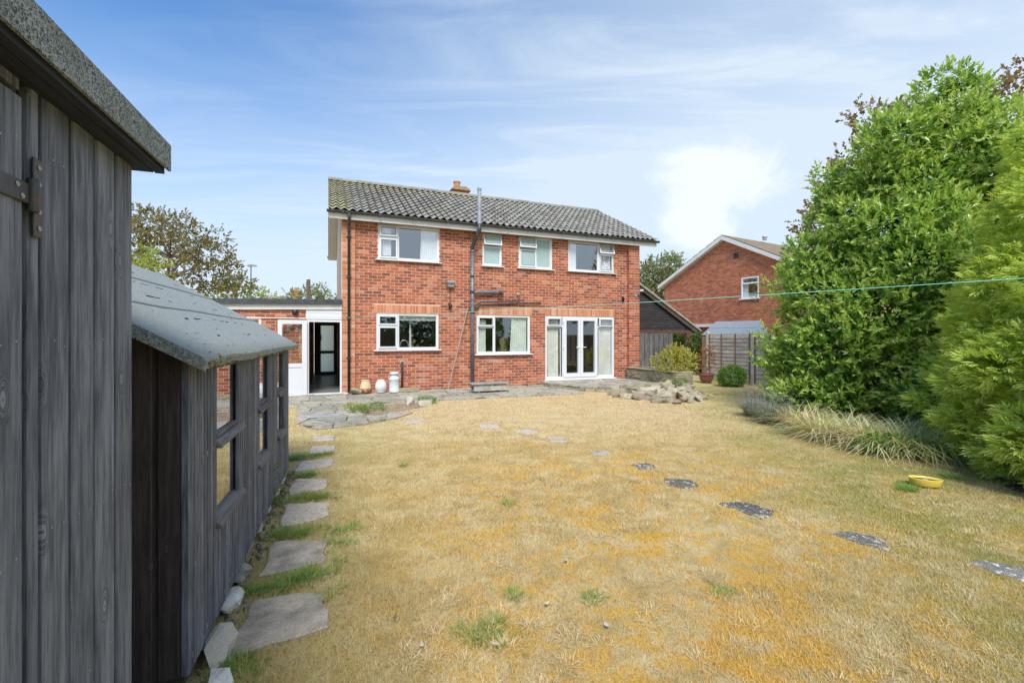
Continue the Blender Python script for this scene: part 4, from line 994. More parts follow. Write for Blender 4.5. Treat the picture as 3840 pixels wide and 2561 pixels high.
# roof: felt laid over boards, drooping at the eaves, ruffled edge
def felt_sheet(side):
    vs = []; fs = []; nx_, ny_ = 46, 12; x0_, x1_ = -.115, LS+.13
    for i in range(nx_+1):
        u = i/nx_; x_ = x0_+(x1_-x0_)*u
        for j in range(ny_+1):
            v = j/ny_; yy = HWs-(HWs+.10)*v
            zz = RZs+.02-(RZs-SE+.045)*v
            zz += .008*noise.noise(Vector((x_*1.7, yy*2, side*9)))
            if j == ny_: zz -= .004+.006*noise.noise(Vector((x_*4, 1, side)))
            vs.append((x_, yy if side == 0 else 2*HWs-yy, zz))
        # turned-down edge
        e = vs[-1]; yo = -.102-.004*noise.noise(Vector((x_*7, 3, 2)))
        vs.append((x_, (yo if side == 0 else 2*HWs-yo), e[2]-.008)); vs.append((x_, (yo+.004 if side == 0 else 2*HWs-yo-.004), e[2]-.040+.006*noise.noise(Vector((x_*9, 0, side)))))
    m_ = ny_+3
    for i in range(nx_):
        for j in range(m_-1): fs.append((i*m_+j, (i+1)*m_+j, (i+1)*m_+j+1, i*m_+j+1) if side == 0 else (i*m_+j+1, (i+1)*m_+j+1, (i+1)*m_+j, i*m_+j))
    return vs, fs
srf = MB().prism([(-.085, SE-.025), (HWs, RZs-.0), (2*HWs+.085, SE-.025), (2*HWs+.085, SE-.045), (HWs, RZs-.02), (-.085, SE-.045)], 0, -.10, LS+.11).build('roof', 'shed_gable', SS)
fm = MB()
for sd in (0, 1):
    v_, f_ = felt_sheet(sd); fm.add(v_, f_)
fm.build('roof_felt', 'felt_top', srf, smooth=True)
for xe in (-.118, LS+.122):            # turned-down felt on the gable ends
    MB().prism([(-.10, SE-.028), (HWs, RZs+.022), (2*HWs+.10, SE-.028), (2*HWs+.10, SE-.088), (HWs, RZs-.04), (-.10, SE-.082)], 0, xe, xe+.01).build('verge_felt', 'felt_edge', srf)
rnd = random.Random(12)
mv = MB()
for i in range(30):                    # slits, cupped flakes and moss clumps on the felt
    x_ = rnd.uniform(.1, LS); v = rnd.choice((.2, .38, .55, .72, .86))+rnd.uniform(-.012, .012); L = rnd.uniform(.03, .13); yy = HWs-(HWs+.1)*v; zz = RZs+.027-(RZs-SE+.045)*v
    mv.box(x_, x_+L, yy-.003, yy+.002, zz-.012, zz-.0045, .0, Matrix.Translation((0, 0, 0)))
mv.build('felt_tears', 'tile_shadow', srf, kind='stuff')
for v in (.31, .64):                   # lapped joints of the felt sheets
    n_ = 40; vs = []
    for k in range(n_+1):
        x_ = -.112+(LS+.24)*k/n_
        for dv, dz in ((-.012, .002), (.004, .0075), (.008, .0015)):
            vv = v+dv+.004*noise.noise(Vector((x_*5, v*9, 0))); yy = HWs-(HWs+.1)*vv; vs.append((x_, yy, RZs+.022-(RZs-SE+.045)*vv+.008*noise.noise(Vector((x_*1.7, yy*2, 0)))+dz))
    MB().add(vs, [f for k in range(n_) for f in ((k*3, k*3+3, k*3+4, k*3+1), (k*3+1, k*3+4, k*3+5, k*3+2))]).build('felt_lap', 'felt_top', srf)
mv = MB()
for i in range(230):
    x_ = rnd.uniform(-.11, LS+.1) if i > 50 else rnd.uniform(-.11, .25); r_ = rnd.uniform(.002, .007); on = rnd.random()
    if i < 150: yy = -.105+rnd.uniform(-.004, .012); zz = SE-.045+rnd.uniform(-.03, .02)
    else:
        v = rnd.uniform(.3, 1); yy = HWs-(HWs+.1)*v; zz = RZs+.024-(RZs-SE+.045)*v; r_ *= .8
    mv.lathe([(r_*.5, -r_*.5), (r_, 0), (r_*.5, r_*.6)], 6, c=(x_, yy, zz), sx=rnd.uniform(1, 2))
mv.build('moss_clumps', 'moss', srf, kind='stuff', smooth=True)

# stones, broken slabs and sheeting wedged along the shed foot
def rock_mesh(sx, sy, sz, seed, m, n=16, flat=.75, fine=True):
    r_ = random.Random(seed); bm = bmesh.new()
    for i in range(n):
        v = Vector((r_.gauss(0, 1), r_.gauss(0, 1), r_.gauss(0, 1))).normalized()*r_.uniform(.82, 1.1)
        bm.verts.new((max(-flat, min(flat, v.x))*sx, max(-flat, min(flat, v.y))*sy, max(-.7, min(.7, v.z))*sz))
    g_ = bmesh.ops.convex_hull(bm, input=bm.verts[:])
    bmesh.ops.delete(bm, geom=[e for e in g_['geom_interior'] if isinstance(e, bmesh.types.BMVert)], context='VERTS')
    if fine:
        bmesh.ops.triangulate(bm, faces=bm.faces[:]); bmesh.ops.subdivide_edges(bm, edges=bm.edges[:], cuts=2, use_grid_fill=True)
        for v in bm.verts:
            k_ = min(sx, sy, sz); p_ = v.co*(1/k_)*.9+Vector((seed, 0, 0)); v.co += v.co.normalized()*k_*(.10*noise.noise(p_)+.07*noise.noise(p_*2.7)+.04*noise.noise(p_*6))
    else: bmesh.ops.bevel(bm, geom=bm.edges[:], offset=min(sx, sy, sz)*.10, segments=1, affect='EDGES', clamp_overlap=True)
    me = bpy.data.meshes.new('stone'); bm.to_mesh(me); bm.free(); me.materials.append(MATS[m]); return me
edg = [(-1.05, 1.62, .16, .09, .05, 'grey slab fragment at the foot of the shed, bottom of picture', 'slab_lichen'), (-1.25, 1.93, .085, .06, .05, 'crumpled whitish stone by the near corner of the windowed shed', 'white_sheet'),
       (-1.40, 2.16, .14, .07, .065, 'pale creased rock beside the largest path slab', 'pale_rock'), (-1.58, 2.56, .11, .06, .05, 'ragged white plastic lump wedged under the shed boards', 'white_sheet'),
       (-1.70, 2.86, .13, .065, .05, 'blue grey edging stone between the first and second path slabs', 'crazy_stone'), (-1.87, 3.18, .16, .055, .045, 'cream edging block beside the second path slab', 'pale_rock'),
       (-2.0, 3.56, .17, .05, .05, 'long cream edging block beside the third path slab', 'pale_rock'), (-2.14, 3.95, .15, .05, .05, 'thin cream edging block half under the shed', 'pale_rock'),
       (-2.26, 4.30, .13, .055, .06, 'tilted pale edging block with yellow weed in front', 'pale_rock'), (-2.42, 4.72, .17, .07, .035, 'flat pinkish edging block nearest the far shed corner', 'slab_concrete')]
for i, (x, y, sx, sy, sz, lb, mm) in enumerate(edg):
    o = link('edging_stone', rock_mesh(sx*1.25, sy*1.25, sz*1.2, 40+i, mm, 18, .8), None, (x, y, sz*.45), (random.uniform(-.1, .1), random.uniform(-.1, .1), SA+random.uniform(-.12, .12)))
    tag(o, lb, 'stone', 'stones along the foot of the shed')
tag(link('brick_fragment', rock_mesh(.06, .03, .03, 77, 'terracotta', 14, .8), None, (-1.235, 1.80, .02), (0, 0, 1.7)), 'small orange brick fragment between stones by the shed corner', 'brick')

rb = MB(); rnd = random.Random(71)
for i in range(150):                   # crumbs of stone and mortar along the shed foot
    p_ = sw(rnd.uniform(-.6, 3.3), -abs(rnd.gauss(.03, .035))-.012, 0); a_ = rnd.uniform(.006, .024)
    ring_ = [(p_.x+a_*rnd.uniform(.6, 1.2)*math.cos(k*math.pi/3), p_.y+a_*rnd.uniform(.6, 1.2)*math.sin(k*math.pi/3)) for k in range(6)]
    rb.add([(x, y, -.01) for x, y in ring_]+[(p_.x+(x-p_.x)*.7, p_.y+(y-p_.y)*.7, a_*rnd.uniform(.5, 1)+.006) for x, y in ring_], [(k, (k+1) % 6, 6+(k+1) % 6, 6+k) for k in range(6)]+[tuple(range(6, 12))])
rb.build('rubble', 'rock', kind='stuff')
# ================================================================ THINGS BY THE HOUSE WALL
def at_h(x, y, z=.036): return hw(x, y, z)
pole = MB().tube([tuple(hw(2.74, -.30, .03)), tuple(hw(3.38, -.06, 2.33))], .019, 8).build('leaning_pole', 'pole_wood'); tag(pole, 'thin grey wooden pole leaning on the brick wall left of the soil stack', 'pole')
bx = thing('wooden_trough', 'long low weathered wooden box with a lid, in front of the soil stack', 'box', at_h(3.62, -1.18), HA+R(-1))
MB().box(-.44, .44, -.15, .15, .035, .20).build('box_body', 'trough_wood', bx, bevel=.006); MB().box(-.52, .52, -.19, .19, .203, .245).build('lid', 'trough_lid', bx, bevel=.012)
for x in (-.3, .3): MB().box(x-.02, x+.02, -.14, .14, 0, .035).build('foot', 'trough_lid', bx)
MB().box(-.4435, -.4405, -.05, .05, .08, .16).build('side_hole', 'upvc_seal', bx)
cr = thing('milk_churn', 'white painted metal milk churn with lid, right of the two pots', 'milk churn', at_h(1.27, -.40), HA)
MB().lathe([(.128, 0), (.135, .01), (.135, .05), (.130, .06), (.130, .34), (.134, .345), (.134, .36), (.126, .37), (.10, .42), (.092, .45), (.092, .47)], 28).build('churn_body', 'churn_paint', cr, smooth=True)
MB().lathe([(.095, .47), (.118, .475), (.122, .495), (.118, .525), (.09, .535), (.02, .535)], 28).build('lid', 'churn_paint', cr, smooth=True)
for sgn in (-1, 1): MB().tube([(sgn*.10, 0, .43), (sgn*.14, 0, .45), (sgn*.152, 0, .41), (sgn*.132, 0, .35)], .009, 8).build('handle', 'churn_paint', cr, smooth=True)
jr = thing('stoneware_jar', 'two tone stoneware jar, cream above and brown below, left of the white one', 'jar', at_h(.555, -.32), HA)
MB().lathe([(.115, 0), (.135, .02), (.152, .08), (.152, .115)], 28).build('jar_base', 'pot_brown', jr, smooth=True)
MB().lathe([(.152, .115), (.148, .15), (.125, .24), (.105, .30), (.10, .325), (.108, .335), (.10, .345), (.085, .34)], 28).build('jar_top', 'pot_cream', jr, smooth=True)
MB().lathe([(.012, 0), (.014, .03), (.008, .045)], 10).build('tap_hole', 'pot_cream', jr, loc=(0, -.150, .06), rot=(R(90), 0, 0))
j2 = MB().lathe([(.09, 0), (.115, .015), (.11, .03), (.135, .07), (.152, .14), (.145, .21), (.115, .29), (.09, .325), (.095, .34), (.08, .345)], 28).build('white_jar', 'pot_white', loc=at_h(.935, -.36), smooth=True)
tag(j2, 'round white glazed jar between the cream jar and the milk churn', 'jar')
tag(link('rock', rock_mesh(.21, .12, .13, 5, 'rock'), None, at_h(.30, -.45, .10), (.1, .1, .5)), 'jagged grey rock leaning at the left of the stoneware jar', 'rock')
tag(link('rock', rock_mesh(.11, .08, .06, 6, 'pale_rock'), None, at_h(.02+.05, -.42, .06), (0, 0, .2)), 'small rounded pinkish rock near the downpipe foot', 'rock')
for i, (px, py, sx, sy, sz, lb) in enumerate([(1.32, -2.55, .12, .07, .13, 'upright pale rock in the weedy bed in front of the churn'), (1.62, -2.80, .17, .08, .09, 'blocky pale rock lying at the right end of the weedy bed')]):
    tag(link('rock', rock_mesh(sx*1.2, sy*1.2, sz*1.2, 60+i, 'pale_rock', 14, .8), None, at_h(px, py, sz*.5), (0, -.3 if i == 0 else 0, HA+.1)), lb, 'rock')
dr = thing('drain_cover', 'galvanised drain cover with slots let into the paving', 'drain cover', tuple(hw(-.42, -3.52, .040)), HA+R(4))
MB().box(-.28, .26, -.16, .16, -.006, .004).build('cover_plate', 'drain_metal', dr)
for i in range(6): MB().box(-.25+i*.042, -.232+i*.042, -.14, .14, .0045, .011).build('grating_bar', 'drain_metal', dr)
MB().box(.0, .09, -.07, .07, .0045, .008).build('lifting_plate', 'metal_grey', dr)

# ---- rockery
RK = thing('rockery', 'low heap of angular limestone rocks bordering the raised patio', 'rockery', tuple(hw(7.6, -3.4, 0)), HA)
MB().lathe([(1.22, -.03), (1.15, .03), (.9, .10), (.5, .13), (.05, .14)], 20, sx=1.0, sy=.62).build('soil_mound', 'dry_soil', RK, smooth=True)
rnd = random.Random(21)
lay_ = []
def spot(px, py, Z):
    X = (px-1920)/1707*Z; h = 1.5+(1262-py)/1707*Z
    lx, ly = X-P0[0], Z-P0[1]; return (lx*HC+ly*HS, -lx*HS+ly*HC, h)
for (px, py, wx, hh, Zv) in [(2312, 1478, 60, 34, 11.75), (2333, 1470, 30, 40, 11.8), (2378, 1458, 66, 28, 12.0), (2368, 1478, 42, 30, 11.55), (2430, 1462, 58, 26, 11.8), (2405, 1483, 58, 28, 11.2), (2398, 1499, 46, 20, 10.95),
     (2472, 1452, 66, 24, 12.0), (2468, 1475, 46, 34, 11.2), (2502, 1487, 60, 36, 10.75), (2458, 1502, 44, 26, 10.6), (2474, 1512, 54, 20, 10.4), (2512, 1510, 36, 20, 10.4), (2505, 1452, 34, 40, 11.8), (2530, 1470, 44, 24, 11.3),
     (2562, 1464, 56, 26, 11.5), (2548, 1448, 40, 22, 12.0), (2556, 1488, 66, 36, 10.9), (2552, 1504, 50, 24, 10.5), (2600, 1480, 52, 30, 11.2), (2600, 1496, 54, 28, 10.8), (2625, 1482, 34, 30, 11.1), (2622, 1504, 34, 20, 10.6), (2580, 1450, 36, 20, 12.1),
     (2350, 1494, 40, 22, 11.0), (2376, 1496, 26, 24, 11.0), (2320, 1490, 40, 14, 11.3), (2440, 1486, 34, 24, 11.0), (2492, 1468, 34, 30, 11.4), (2586, 1508, 36, 16, 10.4), (2540, 1518, 34, 10, 10.2), (2420, 1446, 40, 18, 12.3), (2640, 1496, 24, 18, 10.9)]:
    x_, y_, z_ = spot(px, py, Zv); k = Zv/1707
    link('rock', rock_mesh(wx*k*.92, wx*k*.64, hh*k*.92, int(px*py) % 9973, 'rock', 13, .78), RK, (x_-7.6, y_+3.4, max(z_, .04)), (rnd.uniform(-.25, .25), rnd.uniform(-.25, .25), rnd.uniform(-.5, .5)))
for i in range(60):
    a_ = rnd.uniform(-2.6, .2); rr_ = rnd.uniform(1.15, 1.45)
    if i < 14: link('pebble', rock_mesh(.04, .03, .03, 300+i, 'rock', 8, fine=False), RK, (math.cos(a_)*rr_, math.sin(a_)*rr_*.68, .015))

# ---- split-stone planter at the house corner
PLN = thing('stone_planter', 'long raised planter of split faced stone running out from the right house corner', 'planter', tuple(hw(8.8, 0, 0)), HA)
rnd = random.Random(8)
def walling(x0, x1, y0, y1, z1, parent):
    along = 'x' if (x1-x0) > (y1-y0) else 'y'; z = .0; r = 0
    while z < z1-.02:
        h = .063; a0, a1 = (x0, x1) if along == 'x' else (y0, y1); p = a0-(.14 if r % 2 else 0)
        while p < a1:
            L = rnd.uniform(.20, .34); s0, s1 = max(p, a0), min(p+L-.007, a1)
            if a1-s1 < .08: s1 = a1
            if s1-s0 > .03:
                e = rnd.uniform(-.008, .008)
                mb = MB().box(-(s1-s0)/2, (s1-s0)/2, -.05+e, .05, -h/2+.003, h/2-.003)
                cx, cy = ((s0+s1)/2, (y0+y1)/2) if along == 'x' else ((x0+x1)/2, (s0+s1)/2)
                mb.build('walling_stone', 'walling', parent, loc=(cx, cy, z+h/2), rot=(0, 0, 0 if along == 'x' else R(-90) if x0 < .3 else R(90)), bevel=.008)
            p = s1+.007
        z += h; r += 1
MB().box(.03, .07, -2.36, -.05, 0, .46).box(.03, .57, -2.38, -2.34, 0, .46).box(.53, .57, -2.36, -.05, 0, .46).build('core', 'joint_dark', PLN)
walling(0, .10, -2.44+.102, -.11, .46, PLN); walling(0, .62, -2.44, -2.34, .50, PLN); walling(.52, .62, -2.33, -.11, .46, PLN)
MB().box(-.02, .12, -2.32, -.10, .463, .505).build('coping', 'walling', PLN, bevel=.008); MB().box(.50, .64, -2.32, -.10, .463, .505).build('coping', 'walling', PLN, bevel=.008)
MB().box(.08, .52, -2.33, -.1, .2, .42).build('soil', 'dark_soil', PLN)

# ================================================================ CARPORT
OFF = 4.0; K = (15.25+4.0)/(15.35+4.6*.927)
CPT = thing('carport', 'carport with dark horizontal board gable and brown post, right of the house', 'carport', tuple(hw(0, 0, 0)), HA)
# positions measured on the plane y = OFF behind the house front
def cpp(px, py):
    u = (px-1920)/1707; bx_, by_ = P0[0]-HS*OFF, P0[1]+HC*OFF
    t_ = (u*by_-bx_)/(HC-u*HS); Z = by_+t_*HS; return t_, 1.5+(1262-py)/1707*Z
tx, tz = cpp(2618, 1240); ax_, az_ = cpp(2391, 1066); sl = (az_-tz)/(tx-ax_)
apx = ax_-1.1; apz = az_+sl*1.1
rx, rz_ = cpp(2391, 1237); beam_z = rz_
nb_ = 0; z = beam_z
while z < apz-.15:
    z1_ = min(z+.125, apz-.05)
    def xr(zz): return tx-.28-(zz-tz)/sl
    xl = lambda zz: 2*apx-xr(zz)
    if xr(z1_) > apx+.05:
        MB().add([(max(xl(z), HW+.05), OFF+.0, z), (xr(z), OFF+.0, z), (xr(z1_), OFF+.012, z1_), (max(xl(z1_), HW+.05), OFF+.012, z1_), (max(xl(z), HW+.05), OFF+.03, z), (xr(z), OFF+.03, z), (xr(z1_), OFF+.03, z1_), (max(xl(z1_), HW+.05), OFF+.03, z1_)],
                 [(0, 1, 2, 3), (0, 4, 5, 1), (1, 5, 6, 2), (4, 7, 6, 5)]).build('cladding_board', 'black_cladding', CPT)
    z += .120
for sgn, xe in ((1, tx),):
    MB().prism([(xe, tz-.14), (xe, tz-.03), (apx, tz-.03+(xe-apx)*sl), (apx, tz-.20+(xe-apx)*sl), (xe-.15, tz-.14)], 1, OFF-.10, OFF-.06).build('bargeboard', 'barge_brown', CPT)
    MB().prism([(xe+.05, tz-.04), (xe+.04, tz+.02), (apx, tz+.05+(xe-apx)*sl), (apx, tz-.028+(xe-apx)*sl)], 1, OFF-.16, OFF+5).build('roof_slope', 'tile_verge', CPT)
    k = 10
    for i in range(k):
        f = i/k; L = (xe+.04-apx)/k; xx = apx+f*(xe+.04-apx)
        MB().box(0, L*1.22, -.17-.0, .1, -.012, .018).build('verge_tile', 'tile_verge', CPT, loc=(xx, OFF, tz+.055+(xe-xx)*sl), rot=(0, math.atan(sl)+.05, 0))
MB().box(HW+.05, tx-.15, OFF-.02, OFF+.10, beam_z-.13, beam_z-.005).build('beam', 'brown_post', CPT)
p0x, _ = cpp(2574, 1300); p1x, _ = cpp(2594, 1300)
MB().box(p0x, p1x, OFF-.02, OFF+.12, 0, beam_z-.13).build('post', 'brown_post', CPT, bevel=.008)
MB().box(p0x-.35, p0x-.1, OFF+2.2, OFF+2.34, 0, 1.7).build('post', 'brown_post', CPT)
GT = thing('board_gate', 'grey vertical board gate under the carport beam', 'gate', tuple(hw(0, OFF-.06, 0)), HA)
g0, _ = cpp(2391, 1300); g1, _ = cpp(2519, 1300); g0 -= .35; n = 17; gw = (g1-g0)/n
for i in range(n):
    MB().box(0, gw-.012, -.018, 0, 0, 1.60).build('board', 'grey_boards', GT, loc=(g0+i*gw, -.02*(i % 2), .05), bevel=.003)
MB().box(g0, g1, .004, .03, .4, .5).box(g0, g1, .004, .03, 1.4, 1.5).build('rail', 'grey_boards', GT)

# ================================================================ FENCE with concrete posts and waney panels
FX = 12.0
def fence_post(xl, yl, label, h=1.66):
    MB().box(-.055, .055, -.05, .05, -.1, h).build('post', 'fence_post_concrete', FN, loc=(xl-fx, yl-fy, 0), bevel=.01)
def waney(xl, y0, y1, label, h=1.58):
    """overlapping wavy edged boards between two posts; runs along house-local y"""
    L = y1-y0
    F_ = MB().box(-.015, .015, .0, L, .0, .10).build('panel', 'fence_post_concrete', FN, loc=(xl-fx, y0-fy, 0))
    nb = 12; bh = (h-.12)/nb; r_ = random.Random(int(y0*100))
    for i in range(nb):
        n_ = 14; vs = []; z0_ = .12+i*bh; s_ = r_.uniform(0, 50)
        for k in range(n_+1):
            yy = L*k/n_; e = .016*noise.noise(Vector((yy*2.6, s_, 0)))+.006*noise.noise(Vector((yy*9, s_, 5)))
            vs += [(-.022, yy, z0_-.015+e), (-.004, yy, z0_+bh+.005), (.004, yy, z0_+bh+.005), (-.010, yy, z0_-.015+e)]
        fs = []
        for k in range(n_):
            a_ = k*4; fs += [(a_, a_+1, a_+5, a_+4), (a_+1, a_+2, a_+6, a_+5), (a_+3, a_, a_+4, a_+7), (a_+2, a_+3, a_+7, a_+6)]
        me = MB().add(vs, fs).mesh('fence_board', 'waney'); me.transform(Matrix.Rotation(R(90), 4, 'Z') @ Matrix.Rotation(R(-90), 4, 'Z')); link('fence_board', me, F_)
    for yy in (.02, L*.33, L*.66, L-.05):
        MB().box(-.040, -.0225, yy, yy+.035, .08, h+.02).build('batten', 'brown_batten', F_)
PX, PZ = 7.45, 14.07
lx, ly = PX-P0[0], PZ-P0[1]; fx, fy = lx*HC+ly*HS, -lx*HS+ly*HC
FN = thing('garden_fence', 'grey waney edged panel fence with concrete posts along the right border', 'fence', tuple(hw(fx, fy, 0)), HA)
LBL = ['concrete fence post beside the ivy, leftmost of the fence', 'concrete fence post standing against the laurel bush', 'concrete fence post behind the laurel bush', 'concrete fence post deep behind the laurel', 'concrete fence post behind the conifer', 'concrete fence post beyond the conifer']
for i in range(6): fence_post(fx, fy+1.80*(1-i), LBL[i])
PLB = ['grey waney edged fence panel left of the laurel, green bush at its foot', 'waney edged fence panel half hidden by the laurel', 'waney edged fence panel behind the laurel bush', 'waney edged fence panel deep behind the laurel', 'waney edged fence panel behind the conifer']
for i in range(5): waney(fx, fy+1.80*(-i)+.06, fy+1.80*(1-i)-.06, PLB[i])
# close board fence behind the photographer (seen in the window panes)
BF = thing('back_fence', 'brown close boarded fence at the bottom of the garden, behind the photographer', 'fence', (0, -5.5, 0), 0)
bfm = MB().box(0, .118, 0, .02, 0, 1.75).mesh('board', 'brown_batten')
for i in range(130): link('board', bfm, BF, (-8+i*.125, .01*(i % 2), .05))
MB().box(-8, 8.2, .022, .06, .4, .5).box(-8, 8.2, .022, .06, 1.4, 1.5).build('rail', 'brown_batten', BF)

# ================================================================ NEIGHBOURS
NP = (.3351*28, 28); NA = R(-60)
NH = thing('neighbour_house', 'red brick gable end of the neighbouring house with white bargeboards and one window', 'house', (NP[0], NP[1], 0), NA)
nwn = (5.045, 5.99, 3.45, 4.54); NAP = 4.08; NE_, NRZ = 4.60, 6.62; NW_ = 8.16
mb = MB(); wall_grid(mb, 0, NW_, 0, NE_, [nwn], 0, .2); mb.add([(0, 0, NE_), (NW_, 0, NE_), (NAP, 0, NRZ)], [(0, 1, 2)]); mb.box(0, .2, .201, 9, 0, NE_); mb.box(NW_-.2, NW_, .201, 9, 0, NE_)
nwl = mb.build('wall', 'mortar_far', NH)
rr = [r for r in courses(.005, NW_-.005, .0, NRZ, [nwn])]
out = []
for r in rr:
    zt = r[3]
    def lim(z): return (NAP*(z-NE_)/(NRZ-NE_), NW_-NAP*(z-NE_)/(NRZ-NE_)) if z > NE_ else (0, NW_)
    l0, l1 = lim(zt); a_, b_ = max(r[0], l0), min(r[1], l1)
    if b_-a_ > .03: out.append((a_, b_, r[2], r[3], False, 0))
lay(out, nwl, Matrix.Identity(4), 0, m='brick_far')
nroof = MB().prism([(-.32, NE_+.02), (NAP, NRZ+.30), (NW_+.32, NE_+.02), (NW_+.32, NE_-.03), (NAP, NRZ+.2), (-.32, NE_-.03)], 1, -.24, 9).build('roof', 'roof_far', NH)
bg_ = MB()
bg_.prism([(-.30, NE_-.16), (-.30, NE_+.015), (NAP, NRZ+.29), (NW_+.3, NE_+.015), (NW_+.3, NE_-.16), (NAP, NRZ+.06)], 1, -.27, -.242)
bg_.build('bargeboard', 'fascia_white', nroof)
MB().prism([(-.28, NE_-.15), (NAP, NRZ+.07), (NW_+.28, NE_-.15), (NW_+.28, NE_-.17), (NAP, NRZ+.05), (-.28, NE_-.17)], 1, -.24, -.001).build('verge_soffit', 'soffit_cream', nroof)
rnd = random.Random(4)
for i in range(10):                    # courses of tiles stepping up to the ridge, right-hand slope
    f = i/10; x0_ = NAP+(NW_+.32-NAP)*f; x1_ = NAP+(NW_+.32-NAP)*(f+.115); za = NRZ+.325-(NRZ-NE_+.28)*f; zb = NRZ+.335-(NRZ-NE_+.28)*(f+.115)
    MB().prism([(x0_, za), (x1_, zb+.02), (x1_, zb-.01), (x0_, za-.02)], 1, -.25, 9).build('tile_course', 'roof_far', nroof, kind='stuff')
    x0_ = NAP-(NAP+.32)*f; x1_ = NAP-(NAP+.32)*(f+.115); MB().prism([(x0_, za), (x0_, za-.02), (x1_, zb-.01), (x1_, zb+.02)], 1, -.25, 9).build('tile_course', 'roof_far', nroof, kind='stuff')
MB().lathe([(.11, 0), (.11, .15), (.16, .16), (.12, .22)], 12).build('flue_cowl', 'metal_grey', nroof, loc=(NAP+.4, 3.0, NRZ+.3))
a, b, c_, d = nwn
F_ = MB(); ring(F_, a, b, c_, d, .07, -.01, .06); F_.box(a+.07, b-.07, -.01, .06, c_+.74, c_+.82); F_ = F_.build('window', 'upvc', NH)
MB().box(a+.06, b-.06, .03, .035, c_+.06, c_+.75).build('pane', 'glass_upper', F_); MB().box(a+.06, b-.06, .03, .035, c_+.81, d-.06).build('pane', 'glass_upper', F_)
MB().box(a-.08, b+.08, -.09, .03, c_-.05, c_-.001).build('sill', 'upvc', F_)
MB().box(a+.07, a+.32, .10, .12, c_+.05, c_+.75).build('curtain', 'curtain_white', F_)
MB().box(a-.5, b+.5, 1.5, 1.52, c_-.5, d+.5).build('inner_wall', 'room_wall', F_)
MB().box(4.62, 4.88, -.03, -.001, 5.60, 5.64).box(4.62, 4.88, -.03, -.001, 5.82, 5.86).box(4.62, 4.66, -.03, -.001, 5.64, 5.82).box(4.84, 4.88, -.03, -.001, 5.64, 5.82).box(4.68, 4.82, -.012, -.001, 5.66, 5.80).build('gable_vent', 'black_plastic', NH)
ls = MB().box(-.5, 5.5, -2.2, -.01, 2.02, 2.12).build('lean_to_roof', 'gutter_grey', NH); MB().box(-.5, 5.5, -2.23, -2.201, 1.98, 2.12).box(-.5, 5.5, -.04, -.009, 2.121, 2.2).build('lean_to_fascia', 'fascia_white', NH)
MB().box(-.4, 5.4, -2.1, -2.0, 0, 2.02).build('lean_to_wall', 'brick_far', NH)
# neighbour's felt roofed shed behind the fence
nx0, nz0 = (2640-1920)/1707*17.6, 17.6
NS = thing('neighbour_shed', 'blue grey felt roof of a neighbouring shed showing above the fence', 'shed', tuple(hw(0, 0, 0)), HA)
def onp(px, py, Z):
    X = (px-1920)/1707*Z; lx, ly = X-P0[0], Z-P0[1]; return (lx*HC+ly*HS, -lx*HS+ly*HC, 1.5+(1262-py)/1707*Z)
A_, B_, C_, D_ = onp(2632, 1255, 17.2), onp(2885, 1253, 15.2), onp(2850, 1202, 17.6), onp(2684, 1206, 19.2)
vs = [A_, B_, C_, D_]; mid1 = [(A_[i]*.55+D_[i]*.45) for i in range(3)]; mid2 = [(B_[i]*.55+C_[i]*.45) for i in range(3)]
lowr = lambda p, dz=.03: (p[0], p[1], p[2]-dz)
MB().add([A_, B_, mid2, mid1, lowr(A_), lowr(B_), lowr(mid2), lowr(mid1)], [(0, 1, 2, 3), (4, 5, 1, 0), (1, 5, 6, 2), (0, 3, 7, 4)]).build('felt_strip', 'blue_felt', NS)
up_ = lambda p: (p[0], p[1], p[2]+.012)
MB().add([up_(mid1), up_(mid2), C_, D_, mid1, mid2], [(0, 1, 2, 3), (4, 5, 1, 0)]).build('felt_strip', 'blue_felt', NS)
e_ = [(p[0], p[1], 0) for p in (A_, B_, C_, D_)]
MB().add([lowr(p, .06) for p in (A_, B_, C_, D_)]+e_, [(0, 1, 5, 4), (1, 2, 6, 5), (2, 3, 7, 6), (3, 0, 4, 7)]).build('shed_walls', 'brown_batten', NS)

